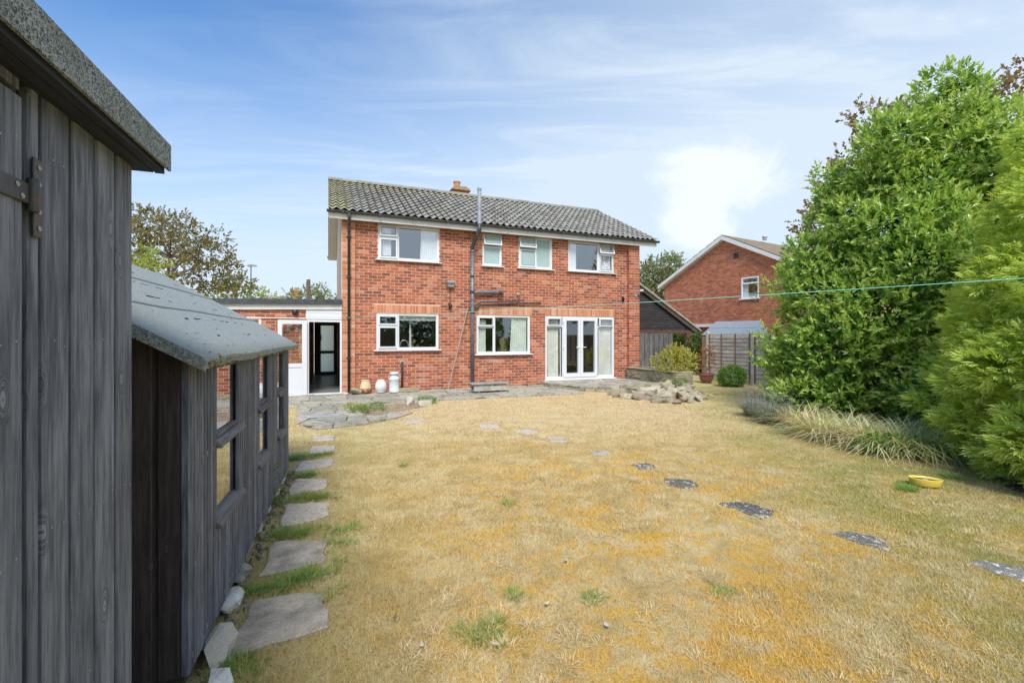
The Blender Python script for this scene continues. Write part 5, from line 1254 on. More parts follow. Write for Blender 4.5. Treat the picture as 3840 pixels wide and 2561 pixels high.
# ================================================================ VEGETATION
def unit(v): return v/np.maximum(np.linalg.norm(v, axis=1, keepdims=True), 1e-9)
def leaf_quads(P, D, N, L, Wd, fold=.25):
    """pointed leaves: base at P, along D, face normal N; 4 verts each folded on the midrib, 2 quads -> 2 tris kept as one kite each side"""
    Sd = unit(np.cross(D, N)); L = L[:, None]; Wd = Wd[:, None]
    a = P; b = P+D*L*.45+Sd*Wd*.5+N*Wd*fold; c_ = P+D*L; d = P+D*L*.45-Sd*Wd*.5+N*Wd*fold
    V = np.stack([a, b, c_, d], 1).reshape(-1, 3); n = len(P); i = np.arange(n)*4
    F = np.concatenate([np.stack([i, i+1, i+2], 1), np.stack([i, i+2, i+3], 1)])
    return V, F
def sprigs(blobs, n, per, L, Wd, spread=.9, shell=(.78, 1.04), up=.35, axis_len=.10, out=1.0, zmin=.02, keep=None, g=rng):
    """leafy shoots over a union of ellipsoids: returns V,F,tone"""
    vol = np.array([b[3]*b[4]+b[4]*b[5]+b[3]*b[5] for b in blobs]); vol = vol/vol.sum()
    k = g.choice(len(blobs), n, p=vol); B = np.array(blobs)[k]
    d = unit(g.normal(size=(n, 3))); r = g.uniform(shell[0], shell[1], (n, 1))
    P = B[:, :3]+d*B[:, 3:6]*r
    inside = np.zeros(n, bool)
    for j, b in enumerate(blobs):
        q_ = ((P-np.array(b[:3]))/np.array(b[3:6])); inside |= ((q_**2).sum(1) < .55)
    ok = (~inside) & (P[:, 2] > zmin)
    if keep is not None: ok &= keep(P)
    P = P[ok]; d = unit(d[ok]/B[ok][:, 3:6]); m_ = len(P)
    A = unit(d*out+np.array([0, 0, up])+g.normal(size=(m_, 3))*.45)
    tone_s = g.uniform(0, 1, m_)
    al = axis_len*g.uniform(.5, 1.3, (m_, 1, 1))
    t_ = np.linspace(0, 1, per)[None, :, None]
    base = P[:, None, :]+A[:, None, :]*t_*al
    side = g.normal(size=(m_, per, 3)); side -= (side*A[:, None, :]).sum(2, keepdims=True)*A[:, None, :]; side /= np.maximum(np.linalg.norm(side, axis=2, keepdims=True), 1e-6)
    D = side*spread*(1.15-t_*.7)+A[:, None, :]*(.35+t_*.9); D /= np.linalg.norm(D, axis=2, keepdims=True)
    N = A[:, None, :]-(A[:, None, :]*D).sum(2, keepdims=True)*D+g.normal(size=D.shape)*.15; N /= np.maximum(np.linalg.norm(N, axis=2, keepdims=True), 1e-6)
    base = base.reshape(-1, 3); D = D.reshape(-1, 3); N = unit(N.reshape(-1, 3)); k2 = len(base)
    LL = L*g.uniform(.6, 1.15, k2); WW = Wd*g.uniform(.7, 1.1, k2)
    V, F = leaf_quads(base, D, N, LL, WW)
    tn = np.repeat(tone_s, per)*.55+np.tile(np.linspace(0, .45, per), m_)+g.uniform(-.1, .1, k2)
    return V, F, np.concatenate([tn, tn])
def limb_tree(trunk_pts, r0, ends, seed=1, n=7, m='bark'):
    """tapered trunk and limbs to the given end points"""
    mb = MB(); rd = random.Random(seed); k = len(trunk_pts)
    mb.tube(trunk_pts, [r0*(1-.65*i/(k-1)) for i in range(k)], n)
    T = [Vector(p) for p in trunk_pts]
    for e in ends:
        e = Vector(e); s_ = min(range(1, k), key=lambda i: (T[i]-e).length+.6*abs(T[i].z-(e.z-.35*(e-T[i]).length))); a_ = T[s_]
        md = (a_+e)/2+Vector((rd.uniform(-.1, .1), rd.uniform(-.1, .1), .12*(e-a_).length)); rr_ = r0*.35
        mb.tube([a_, a_.lerp(md, .5)+Vector((0, 0, .03)), md, md.lerp(e, .5), e], [rr_, rr_*.8, rr_*.6, rr_*.4, rr_*.15], 5)
        for j in range(4):
            f = rd.uniform(.35, 1); b0 = md.lerp(e, f); dd = Vector((rd.gauss(0, 1), rd.gauss(0, 1), rd.gauss(.3, 1))).normalized()*min(.45, (e-a_).length)*rd.uniform(.2, .5)
            mb.tube([b0, b0+dd*.5+Vector((0, 0, .04)), b0+dd], [rr_*.35, rr_*.22, rr_*.08], 4)
    return mb
def plant(name, label, cat, base, blobs, n, per, L, Wd, m, stem=True, tf_=.72, r0=.05, stem_m='bark', group=None, crown='crown', seed=1, ends=None, **kw):
    T = thing(name, label, cat, base, 0, group); g_ = np.random.default_rng(seed)
    lb = [(b[0], b[1], b[2], b[3], b[4], b[5]) for b in blobs]
    V, F, tn = sprigs(lb, n, per, L, Wd, g=g_, **kw)
    link(crown, npmesh(crown, V, F, m, tn), T)
    if stem:
        top = tf_*max(b[2] for b in blobs); cx = sum(b[0] for b in blobs)/len(blobs)*.5; cy = sum(b[1] for b in blobs)/len(blobs)*.5
        tp = [(0, 0, -.05), (cx*.2, cy*.2, top*.25), (cx*.5+.03, cy*.5, top*.5), (cx*.8, cy*.8, top*.8), (cx, cy, top)]
        limb_tree(tp, r0, ends or [(b[0]*.95, b[1]*.95, b[2]-b[5]*.1) for b in blobs], seed).build('trunk', stem_m, T, smooth=True)
    return T

def clumps(blobs, n, r0, r1, seed, shrink=.86, zmin=.1, squash=.8):
    """shrunken big masses plus many small lumps standing out of them"""
    g_ = np.random.default_rng(seed); B = np.array(blobs); w_ = B[:, 3]*B[:, 5]; k = g_.choice(len(B), n*3, p=w_/w_.sum()); d = unit(g_.normal(size=(n*3, 3)))
    P = B[k][:, :3]+d*B[k][:, 3:6]*g_.uniform(.80, .98, (n*3, 1)); ins = np.zeros(n*3, bool)
    for b in B: ins |= ((((P-b[:3])/b[3:6])**2).sum(1) < .55)
    P = P[(~ins) & (P[:, 2] > zmin)][:n]; rr_ = g_.uniform(r0, r1, len(P))
    return [tuple(b[:3])+tuple(b[3:6]*shrink) for b in B]+[(p[0], p[1], p[2], q_, q_, q_*squash) for p, q_ in zip(P, rr_)]
# big laurel: blobs relative to its base, laid out along the border
LB = (6.9, 9.2, 0)
def lbw(px, py, Z, rx, ry, rz_):
    if Z >= 8.8: Z *= .88; rx *= .9; ry *= .9; rz_ *= .9
    return ((px-1920)/1707*Z-LB[0], Z-LB[1], 1.5+(1262-py)/1707*Z, rx, ry, rz_)
LBL_ = [lbw(2960, 1350, 10.5, .75, .9, .9), lbw(2990, 1140, 10.6, .58, .8, .85), lbw(3060, 1040, 10.2, .7, .8, .8), lbw(3080, 1300, 9.6, .9, .9, 1.1), lbw(3060, 1480, 9.6, .8, .8, .55), lbw(3230, 1180, 9.2, 1.0, 1.0, 1.1), lbw(3250, 1450, 8.4, .9, .8, .75),
        lbw(3260, 900, 9.6, .95, 1.0, 1.0), lbw(3160, 800, 10.2, .65, .8, .8), lbw(3400, 1000, 8.8, 1.0, 1.0, 1.1), lbw(3380, 1300, 8.0, .85, .85, .9), lbw(3420, 1500, 7.3, .65, .6, .45), lbw(3400, 720, 9.4, .9, .9, .9), lbw(3330, 560, 9.6, .6, .7, .7),
        lbw(3520, 560, 9.4, .85, .8, .85), lbw(3545, 400, 9.4, .50, .55, .65), lbw(3700, 640, 9.0, 1.0, .9, .9), lbw(3640, 850, 8.6, 1.0, 1.0, 1.1), lbw(3560, 1180, 7.8, .8, .8, 1.0), lbw(3850, 600, 8.8, .9, .9, .8), lbw(3900, 900, 8.6, 1.0, 1, 1.2), lbw(3560, 1430, 7.0, .6, .6, .6),
        lbw(3130, 660, 10.4, .30, .35, .40), lbw(3060, 760, 10.6, .30, .35, .45), lbw(2890, 1480, 10.2, .35, .4, .35)]
LBL_ = [(b[0]+.27, b[1], b[2], b[3]*.92, b[4]*.92, b[5]*.92) for b in LBL_]
LCL = clumps(LBL_, 170, .20, .46, 91)+[lbw(3500, 345, 9.4, .16, .16, .28), lbw(3600, 340, 9.4, .14, .14, .22), lbw(3420, 420, 9.5, .22, .2, .3), lbw(3300, 480, 9.7, .2, .2, .3), lbw(3080, 690, 10.4, .14, .14, .34), lbw(2915, 1060, 10.4, .22, .2, .12), lbw(2870, 1340, 10.4, .26, .2, .13), lbw(2880, 1250, 10.3, .22, .2, .14), lbw(2990, 950, 10.5, .2, .2, .25)]
laurel = plant('laurel_tree', 'tall glossy green laurel filling the right border behind the strappy plants', 'tree', LB, LCL, 27000, 8, .105, .044, 'laurel_leaf', r0=.12, tf_=.48, seed=3, axis_len=.15, up=.5, shell=(.70, 1.16), ends=[(b[0]*.95, b[1]*.95, b[2]-.1) for b in LBL_])
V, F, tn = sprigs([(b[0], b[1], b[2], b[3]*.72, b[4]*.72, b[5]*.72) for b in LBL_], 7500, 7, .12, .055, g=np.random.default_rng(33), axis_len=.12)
link('inner_leaves', npmesh('inner_leaves', V, F, 'laurel_leaf', tn*.5), laurel)  # inner leaves toned darker, painting in the shade inside the crown
# conifer at the right edge
def fronds(blobs, n, g, L=.17, zmin=.03, nb=9):
    vol = np.array([b[3]*b[4]+b[4]*b[5]+b[3]*b[5] for b in blobs]); vol = vol/vol.sum(); k = g.choice(len(blobs), n, p=vol); B = np.array(blobs)[k]
    d = unit(g.normal(size=(n, 3))); P = B[:, :3]+d*B[:, 3:6]*g.uniform(.8, 1.03, (n, 1)); ins = np.zeros(n, bool)
    for b in blobs:
        q_ = (P-np.array(b[:3]))/np.array(b[3:6]); ins |= (q_**2).sum(1) < .6
    ok = (~ins) & (P[:, 2] > zmin); P = P[ok]; d = d[ok]; m_ = len(P)
    hz = d*np.array([1, 1, .35])+g.normal(size=(m_, 3))*.35; A = unit(hz+np.array([0, 0, .25])); Sd = unit(np.cross(A, np.array([0, 0, 1.0])+g.normal(size=(m_, 3))*.5)); N = unit(np.cross(Sd, A)); LL = L*g.uniform(.6, 1.3, m_)
    Vs = []; Fs = []; Ts = []; o = 0; ts = g.uniform(0, .55, m_)
    for j in range(nb):
        f = (j+1)/(nb+.5); sgn = 1 if j % 2 else -1
        if j == nb-1: bd = A-N*.25; st = P+A*LL[:, None]*.45; ln = LL*.6
        else: bd = unit(A*.85+Sd*sgn*.75-N*.18+g.normal(size=(m_, 3))*.10); st = P+A*(LL*f*.75)[:, None]-N*(LL*f*f*.22)[:, None]; ln = LL*(.55-.30*f)
        w_ = LL*.095; ss = unit(np.cross(bd, N))
        a = st-ss*w_[:, None]*.5; b = st+bd*ln[:, None]*.55+ss*w_[:, None]*.6; c_ = st+bd*ln[:, None]-N*(ln*.12)[:, None]; dd = st+bd*ln[:, None]*.5-ss*w_[:, None]*.7
        Vs.append(np.stack([a, b, c_, dd], 1).reshape(-1, 3)); i = np.arange(m_)*4+o; Fs += [np.stack([i, i+1, i+2], 1), np.stack([i, i+2, i+3], 1)]; tt = ts+f*.45+g.uniform(-.05, .05, m_); Ts += [tt, tt]; o += m_*4
    return np.concatenate(Vs), np.concatenate(Fs), np.concatenate(Ts)
CB = (5.9, 4.7, 0)
def cbw(px, py, Z, rx, ry, rz_): return ((px-1920)/1707*Z-CB[0], Z-CB[1], 1.5+(1262-py)/1707*Z, rx, ry, rz_)
cbl = [cbw(3760, 1600, 5.2, .62, .6, .65), cbw(3830, 1350, 5.2, .75, .7, .8), cbw(3700, 1450, 5.7, .45, .5, .55), cbw(3850, 1080, 5.3, .72, .7, .75), cbw(3720, 1180, 5.9, .50, .5, .6), cbw(3900, 830, 5.4, .62, .6, .7), cbw(3960, 640, 5.5, .5, .5, .6),
       cbw(3860, 1720, 4.7, .55, .5, .45), cbw(4050, 1500, 4.6, .8, .7, .9), cbw(4150, 1100, 4.8, .9, .8, 1.0), cbw(4150, 1750, 4.1, .7, .6, .6), cbw(4100, 750, 5.2, .8, .7, .9), cbw(3640, 1560, 5.9, .40, .4, .45), cbw(4500, 1500, 3.7, .8, .8, 1.2)]
CF = thing('conifer', 'bright lime green feathery conifer at the right edge of the lawn', 'conifer', CB, 0)
cbl_ = cbl; cbl = clumps([(b[0]+.06, b[1], b[2], b[3]*.95, b[4]*.95, b[5]*.95) for b in cbl_], 130, .14, .34, 92, .86, squash=.6); g_ = np.random.default_rng(5); V, F, tn = fronds(cbl, 34000, g_, L=.15, nb=8); link('crown', npmesh('crown', V, F, 'thuja_leaf', tn), CF)
limb_tree([(.3, 0, -.05), (.32, 0, 1.0), (.3, .05, 2.2), (.32, .1, 3.6)], .12, [(b[0], b[1], b[2]) for b in cbl_[:11]], 5).build('trunk', 'bark', CF, smooth=True)
# shrubs and smaller plants
plant('yellow_shrub', 'golden yellow variegated shrub growing in the stone planter', 'shrub', tuple(hw(9.1, -2.0, .42)), [(0, 0, .30, .42, .34, .30), (-.28, .05, .30, .30, .25, .24), (.30, 0, .34, .32, .28, .26), (.02, 0, .52, .22, .2, .22), (.12, 0, .62, .12, .12, .18), (-.12, 0, .56, .10, .1, .2)], 900, 8, .055, .028, 'yellow_leaf', r0=.02, seed=11, axis_len=.12, up=.7, shell=(.7, 1.15))
plant('round_bush', 'small rounded bright green bush at the foot of the fence', 'bush', (6.62, 13.7, 0), [(0, 0, .28, .36, .34, .30), (.1, -.05, .32, .26, .24, .24), (-.15, 0, .26, .25, .24, .24)], 1500, 7, .05, .022, 'green_leaf', r0=.02, seed=12, axis_len=.06)
pl_ = thing('potted_plant', 'dead orange brown shrub in a reddish pot by the fence', 'potted plant', (6.30, 14.75, 0), 0); pl_.scale = (.8, .8, .92)
MB().lathe([(.16, 0), (.24, .10), (.28, .26), (.31, .28), (.31, .33), (.27, .33), (.25, .27)], 20).build('pot', 'red_pot', pl_, smooth=False); MB().lathe([(.26, .27), (.01, .28)], 16).build('soil', 'dark_soil', pl_)
V, F, tn = sprigs([(0, 0, .85, .30, .28, .32), (.12, 0, 1.02, .16, .16, .24)], 300, 6, .08, .035, g=np.random.default_rng(13), shell=(.3, 1.1)); link('dry_foliage', npmesh('dry_foliage', V, F, 'dry_leaf', tn), pl_)
limb_tree([(0, 0, .26), (.02, 0, .5), (.0, 0, .7), (.02, 0, .9)], .02, [(.3, 0, .8), (-.3, .05, .75), (.1, 0, 1.2), (-.15, 0, 1.15), (.45, 0, .55)], 3, 5).build('stems', 'twig_grey', pl_)
IB = ((2600-1920)/1707*20, 20, 0)
iv = plant('ivy_hedge', 'green climbing hedge behind the carport post', 'hedge', IB, [((px-1920)/1707*Z-IB[0], Z-IB[1], 1.5+(1262-py)/1707*Z, r_, r_, r_*.9) for px, py, Z, r_ in
    [(2545, 1300, 24, .8), (2590, 1285, 22.6, .5), (2500, 1310, 24.5, .9), (2460, 1310, 25, .9), (2620, 1285, 19.5, .42), (2628, 1330, 19, .45), (2622, 1370, 18.6, .42), (2615, 1400, 18.6, .4), (2545, 1360, 24, .9), (2490, 1370, 24, .8)]], 4200, 7, .095, .065, 'hedge_leaf', r0=.06, seed=14, axis_len=.1)
# spindly shrub overhanging the fence, left of the laurel
plant('arching_shrub', 'loose yellowish arching shrub overhanging the fence left of the laurel', 'shrub', (8.1, 12.9, 0), [(-.55, .0, 2.55, .55, .5, .35), (-.2, -.2, 2.9, .5, .5, .45), (-.1, 0, 2.2, .55, .4, .35), (.3, -.3, 2.5, .5, .5, .6), (0, -.3, 3.2, .3, .3, .3)], 900, 6, .085, .022, 'olive_leaf', r0=.04, seed=15, axis_len=.2, shell=(.6, 1.2), up=.1)
plant('copper_tree', 'copper leaved tree showing through and above the laurel', 'tree', (9.2, 12.6, 0), [((px-1920)/1707*Z-9.2, Z-12.6, 1.5+(1262-py)/1707*Z, r_, r_, r_*.8) for px, py, Z, r_ in [(3290, 460, 11.6, .45), (3160, 690, 11.8, .55), (3110, 820, 11.6, .6), (3250, 620, 12, .7), (3100, 950, 11.5, .5), (3780, 400, 11.2, .7), (3860, 330, 11, .5), (3700, 500, 11.5, .8), (3400, 500, 12.2, .8), (3240, 440, 11.9, .35), (3830, 270, 11.2, .28), (3040, 850, 11.6, .3)]], 2100, 6, .11, .085, 'bronze_leaf', r0=.14, seed=16, axis_len=.22, shell=(.3, 1.15))

# far trees
def fartree(name, label, px, Z, blobs_px, n, L, Wd, m, seed, r0=.16, per=6, shell=(.35, 1.08), cat='tree', twig='bark'):
    bx_, by_ = (px-1920)/1707*Z, Z
    bl = [((x_-1920)/1707*(Z+dz)-bx_, dz, 1.5+(1262-y_)/1707*(Z+dz), rr_*(Z+dz)/1707, rr_*(Z+dz)/1707*.9, rr_*.75*(Z+dz)/1707) for x_, y_, rr_, dz in blobs_px]
    return plant(name, label, cat, (bx_, by_, 0), bl, n, per, L, Wd, m, r0=r0, stem_m=twig, seed=seed, axis_len=L*2.2, shell=shell, up=.1)
fartree('airy_tree', 'tall thin leaved tree with brownish foliage behind the sheds, far left', 590, 24, [(600, 850, 70, 0), (540, 830, 60, 1), (665, 850, 60, -1), (700, 900, 60, 0), (620, 940, 70, 1), (540, 950, 60, 0), (750, 950, 60, -1), (800, 960, 60, 0), (840, 1010, 50, 0), (780, 1030, 70, 1), (860, 1060, 50, 0), (700, 1010, 60, 0), (810, 890, 38, 0), (900, 1070, 40, 1), (420, 900, 120, 0), (400, 1050, 120, 0)], 5000, .15, .11, 'birch_leaf', 31, per=6)
fartree('lime_shrub', 'yellow green young tree below the airy tree, above the shed roof', 570, 20, [(580, 985, 34, 0), (555, 950, 26, 0), (600, 1010, 30, 0), (530, 1000, 40, 0)], 420, .12, .07, 'lime_leaf', 32, r0=.07)
fartree('hedgerow_tree', 'low yellowish hedge tree showing over the garage roof', 900, 26, [(840, 1100, 45, 0), (900, 1105, 45, 0), (960, 1110, 36, 0), (800, 1090, 34, 0), (1000, 1118, 26, 0)], 900, .14, .10, 'lime_leaf', 33, r0=.1)
fartree('distant_bush', 'olive tree top behind the telegraph pole, over the garage roof', 1190, 34, [(1185, 1100, 24, 0), (1200, 1095, 20, 0), (1150, 1112, 26, 0), (1085, 1110, 18, 0), (1215, 1115, 18, 0), (1270, 1118, 12, 0)], 500, .18, .13, 'olive_leaf', 34, r0=.1)
fartree('grey_tree', 'grey green tree between the house and the neighbouring gable', 2450, 38, [(2470, 1010, 46, 0), (2430, 1040, 42, 0), (2510, 1000, 34, 0), (2480, 1070, 60, 0), (2530, 1060, 50, 1), (2420, 1100, 50, 0), (2540, 985, 18, 0), (2405, 1020, 20, 0)], 2200, .26, .17, 'olive_leaf', 35, r0=.25, shell=(.5, 1.05))
# trees behind the photographer, seen only as reflections
for i, (x, y, h) in enumerate([(-5.5, -7.5, 4.2), (-1.5, -8.0, 3.2), (2.8, -7.6, 3.8), (6.8, -7.0, 4.6), (7.8, -2.0, 4.2), (7.4, 1.8, 3.6)]):
    plant('garden_tree', ['broad tree behind the back fence, farthest left', 'low tree behind the middle of the back fence', 'bushy tree behind the back fence, right of middle', 'tall tree at the back right garden corner', 'tree of the right border behind the photographer', 'border tree next after the conifer, outside the view'][i], 'tree', (x, y, 0),
          [(0, 0, h*.6, 1.6, 1.3, h*.38), (.9, .2, h*.5, 1.1, 1, h*.3), (-.9, 0, h*.5, 1.1, 1, h*.3)], 1300, 6, .20, .12, 'hedge_leaf', r0=.12, seed=50+i, group='trees behind the photographer')

# distant street furniture over the garage roof
sp_ = thing('street_lamp', 'slim grey street lamp over the garage roof, left of the telegraph pole', 'street lamp', ((941-1920)/1707*42, 42, 0), 0)
MB().tube([(0, 0, 0), (0, 0, 3.5), (0, 0, 7.95)], [.11, .085, .065], 8).build('post', 'lamp_grey', sp_); MB().prism([(-.30, 0), (.50, .02), (.48, .12), (.05, .20), (-.28, .12)], 1, -.12, .12).build('lantern', 'lamp_grey', sp_, loc=(0, 0, 7.95))
tp_ = thing('telegraph_pole', 'short weathered pole standing over the garage roof', 'pole', ((1157-1920)/1707*30, 30, 0), 0)
MB().tube([(0, 0, 0), (0, 0, 5.25)], [.15, .12], 9).build('shaft', 'bark', tp_); MB().box(-.17, -.10, -.05, .05, 4.6, 5.1).build('pole_fitting', 'metal_grey', tp_)
fh = thing('distant_bungalow', 'low red brown ridge with a small chimney far behind the garage roof', 'house', ((1060-1920)/1707*36, 36, 0), 0)
MB().prism([(-2.0, 3.2), (2.0, 3.2), (0, 4.62)], 0, -1.5, 1.1).build('roof', 'roof_far', fh); MB().box(-1.4, 1.0, -1.9, 1.9, 0, 3.2).build('wall', 'brick_far', fh); MB().box(.75, 1.35, -.25, .3, 3.9, 5.15).build('chimney', 'brick_far', fh)
MB().lathe([(.09, 0), (.1, .2), (.08, .22)], 8).build('chimney_pot', 'terracotta', fh, loc=(1.05, 0, 5.15))

# washing line
A_, B_ = hw(-.02, -.03, 1.98), Vector((5.35, 3.9, 2.06))
pts = [A_.lerp(B_, i/24)-Vector((0, 0, .035*math.sin(math.pi*i/24))) for i in range(25)]
tag(MB().tube(pts, .0042, 6).build('washing_line', 'clothes_line', smooth=True), 'green plastic washing line stretched across the garden at head height', 'washing line')
wpst = MB().tube([(5.36, 3.9, 0), (5.36, 3.9, 2.15)], .03, 10).build('line_post', 'metal_grey'); tag(wpst, 'grey metal post holding the right end of the washing line, inside the conifer', 'post')

# yellow dish on the lawn
yd = thing('yellow_dish', 'shallow oval yellow glazed dish with brown water, on the lawn by the conifer', 'dish', (4.13, 4.55, .012), R(-30)); yd.scale = (.66, .66, .8)
MB().lathe([(.155, 0), (.185, .02), (.20, .085), (.204, .094), (.197, .094), (.19, .085), (.178, .03), (.15, .018)], 36, sx=1.0, sy=.62).build('bowl', 'yellow_glaze', yd, smooth=True)
MB().lathe([(.187, .070), (.1, .072), (.01, .072)], 30, sx=1, sy=.60).build('leaf_water', 'dark_soil', yd)
link('pale_leaf', rock_mesh(.05, .022, .008, 91, 'pale_rock', 10), yd, (.01, .0, .078), (.1, 0, .5))
link('dead_leaves', rock_mesh(.09, .035, .012, 92, 'bark', 12), yd, (-.02, .02, .074))

# ---- strap leaved plants, lavender, tufts
def blades(centres, n, L, Wd, lean, droop, g, segs=4, rad=.08, zb=0.0):
    """arching blades as tapering strips"""
    c_ = np.array(centres)[g.integers(0, len(centres), n)]; k = n
    a = g.uniform(0, 2*np.pi, k); r_ = rad*np.sqrt(g.uniform(0, 1, k)); base = np.stack([c_[:, 0]+r_*np.cos(a), c_[:, 1]+r_*np.sin(a), np.full(k, zb)], 1)
    az = a+g.normal(0, .6, k); le = np.abs(g.normal(lean, .22, k)); L_ = L*g.uniform(.55, 1.15, k); dr = droop*g.uniform(.4, 1.3, k)
    H = np.stack([np.cos(az), np.sin(az), np.zeros(k)], 1); Sd = np.stack([-np.sin(az), np.cos(az), np.zeros(k)], 1); rows = []
    for s in range(segs+1):
        t_ = s/segs; hor = L_*(np.sin(le)*t_+dr*t_*t_*.6); ver = L_*(np.cos(le)*t_-dr*t_**2.4*.75); w_ = Wd*(1-t_**1.6)*g.uniform(.9, 1.1, k)+.0006
        p_ = base+H*hor[:, None]; p_[:, 2] += np.maximum(ver, -.0+.01*t_); rows.append((p_-Sd*w_[:, None]/2, p_+Sd*w_[:, None]/2))
    V = np.stack([x for r2 in rows for x in r2], 1).reshape(-1, 3); m_ = 2*(segs+1); i = np.arange(k)*m_
    F = np.concatenate([np.stack([i+2*s, i+2*s+1, i+2*s+3, i+2*s+2], 1) for s in range(segs)]); tn = g.uniform(0, 1, k)
    return V, F, np.tile(tn, segs)
def gpt(px, py): Z = 1707*1.5/(py-1262); return ((px-1920)/1707*Z, Z)
rows_ = [gpt(2985, 1600), gpt(3070, 1640), gpt(3140, 1650), gpt(3220, 1662), gpt(3290, 1690), gpt(3370, 1698), gpt(3440, 1700), gpt(3510, 1712), gpt(3040, 1600), gpt(3180, 1625), gpt(3330, 1650), gpt(3420, 1670), gpt(3560, 1705)]
LBB = ['leftmost straw coloured clump of strap leaves beside the lavender', 'straw and green arching clump, second from the lavender', 'pale straw strap leaved clump in the middle of the border edge', 'brownish strap leaved clump below the laurel', 'strap leaved clump with round green weeds in front', 'pale arching clump right of the weeds', 'half green strap leaved clump near the conifer', 'greener strap leaved clump next to the conifer', 'rear strap leaved clump above the lavender side', 'rear clump of green upright straps under the laurel', 'rear straw clump under the laurel', 'rear green clump in the shade of the laurel', 'dark green strap clump touching the conifer']
for i, c_ in enumerate(rows_):
    g_ = np.random.default_rng(200+i); T = thing('strappy_plant', LBB[i], 'plant', (c_[0], c_[1], 0), 0, 'strap leaved plants along the border')
    V, F, tn = blades([(0, 0)], 330, .62, .016, .65, .85, g_, rad=.16, segs=6)
    green = .85 if i in (6, 7, 9, 11, 12) else .35
    tn = np.where(tn < green, .55+tn/green*.45, tn*.55) if green > .5 else tn*.95
    link('foliage', npmesh('foliage', V, F, 'straw_blade', tn), T)
for i, c_ in enumerate([gpt(2835, 1560), gpt(2885, 1585)]):
    g_ = np.random.default_rng(230+i); T = thing('lavender', ['grey green lavender bush at the left end of the border', 'lavender bush with faded mauve heads beside the strap leaves'][i], 'lavender', (c_[0], c_[1], 0), 0, 'lavender bushes at the border end')
    V, F, tn = blades([(0, 0)], 900, .42, .006, .42, .25, g_, rad=.17); link('foliage', npmesh('foliage', V, F, 'grey_leaf', tn), T)
    V, F, tn = sprigs([(0, 0, .34, .36, .34, .14)], 260, 4, .022, .012, g=g_, shell=(.8, 1.1), zmin=.25); link('flower_heads', npmesh('flower_heads', V, F, 'mauve_flower', tn), T)
plant('weed_clump', 'round leaved light green weed in front of the strap leaves', 'weed', (*gpt(3310, 1700), 0), [(0, 0, .08, .30, .22, .12), (.25, -.08, .07, .25, .15, .1)], 330, 5, .05, .045, 'green_leaf', stem=False, crown='foliage', seed=61, axis_len=.06)
plant('tall_weed', 'thin weed with a yellow flower growing up against the shed', 'weed', (-2.13, 4.02, 0), [(0, 0, .12, .05, .05, .12), (.03, 0, .32, .04, .04, .08)], 70, 5, .03, .012, 'lime_leaf', seed=62, r0=.006, stem_m='twig_grey', crown='foliage', axis_len=.04, shell=(.4, 1.1))
for i, (px, py, r_, mm, lb) in enumerate([(1320, 1540, .20, 'lime_leaf', 'yellow green low weed at the left tip of the bed'), (1400, 1538, .24, 'green_leaf', 'bright green mounded weed in the paving bed'), (1348, 1552, .18, 'green_leaf', 'low creeping green weed along the bed edge'), (1600, 1512, .2, 'green_leaf', 'thin green weed at the right end of the bed')]):
    x_, y_ = gpt(px, py); plant('bed_weed', lb, 'weed', (x_, y_, .01), [(0, 0, .04, r_, r_*.8, .07)], 380, 6, .035, .012, mm, stem=False, crown='foliage', seed=70+i, axis_len=.05, shell=(.3, 1.1), up=1.0, zmin=.0)
plant('rockery_plant', 'silvery wispy plant between the rockery stones', 'plant', tuple(hw(7.75, -3.05, .26)), [(0, 0, .10, .16, .14, .14)], 160, 5, .04, .012, 'grey_leaf', stem=False, crown='foliage', seed=80, axis_len=.08, shell=(.3, 1.2), up=.9, zmin=-1)
plant('rockery_plant', 'left bright green cushion plant on top of the rockery', 'plant', tuple(hw(8.0, -3.0, .30)), [(0, 0, .03, .14, .12, .06)], 200, 5, .025, .012, 'lime_leaf', stem=False, crown='foliage', seed=81, axis_len=.02, zmin=-1)
plant('rockery_plant', 'right bright green cushion plant against the planter end', 'plant', tuple(hw(8.5, -2.95, .27)), [(0, 0, .03, .16, .12, .06)], 200, 5, .025, .012, 'green_leaf', stem=False, crown='foliage', seed=82, axis_len=.02, zmin=-1)
# bed of bare soil in the paving
MB().prism([tuple(hw(*p)[:2]) for p in [(0.0, -2.2), (1.3, -2.3), (1.9, -2.38), (1.7, -2.8), (1.0, -3.3), (.34, -3.66)]], 2, -.05, .004).build('soil_bed', 'dry_soil', kind='structure')
_e = [gpt(2860, 1560), gpt(3000, 1625), gpt(3130, 1655), gpt(3260, 1682), gpt(3400, 1702), gpt(3560, 1725), gpt(3700, 1775), gpt(3840, 1860)]
_e2 = []
for _a, _b in zip(_e, _e[1:]):
    for _k in range(8): _f = _k/8; _e2.append((_a[0]+(_b[0]-_a[0])*_f+random.uniform(-.03, .03), _a[1]+(_b[1]-_a[1])*_f+random.uniform(-.03, .03)))
MB().prism(_e2+[(6, 3.0), (9, 3.5), (9.5, 12)], 2, -.05, .003).build('border_soil', 'dark_soil', kind='structure')

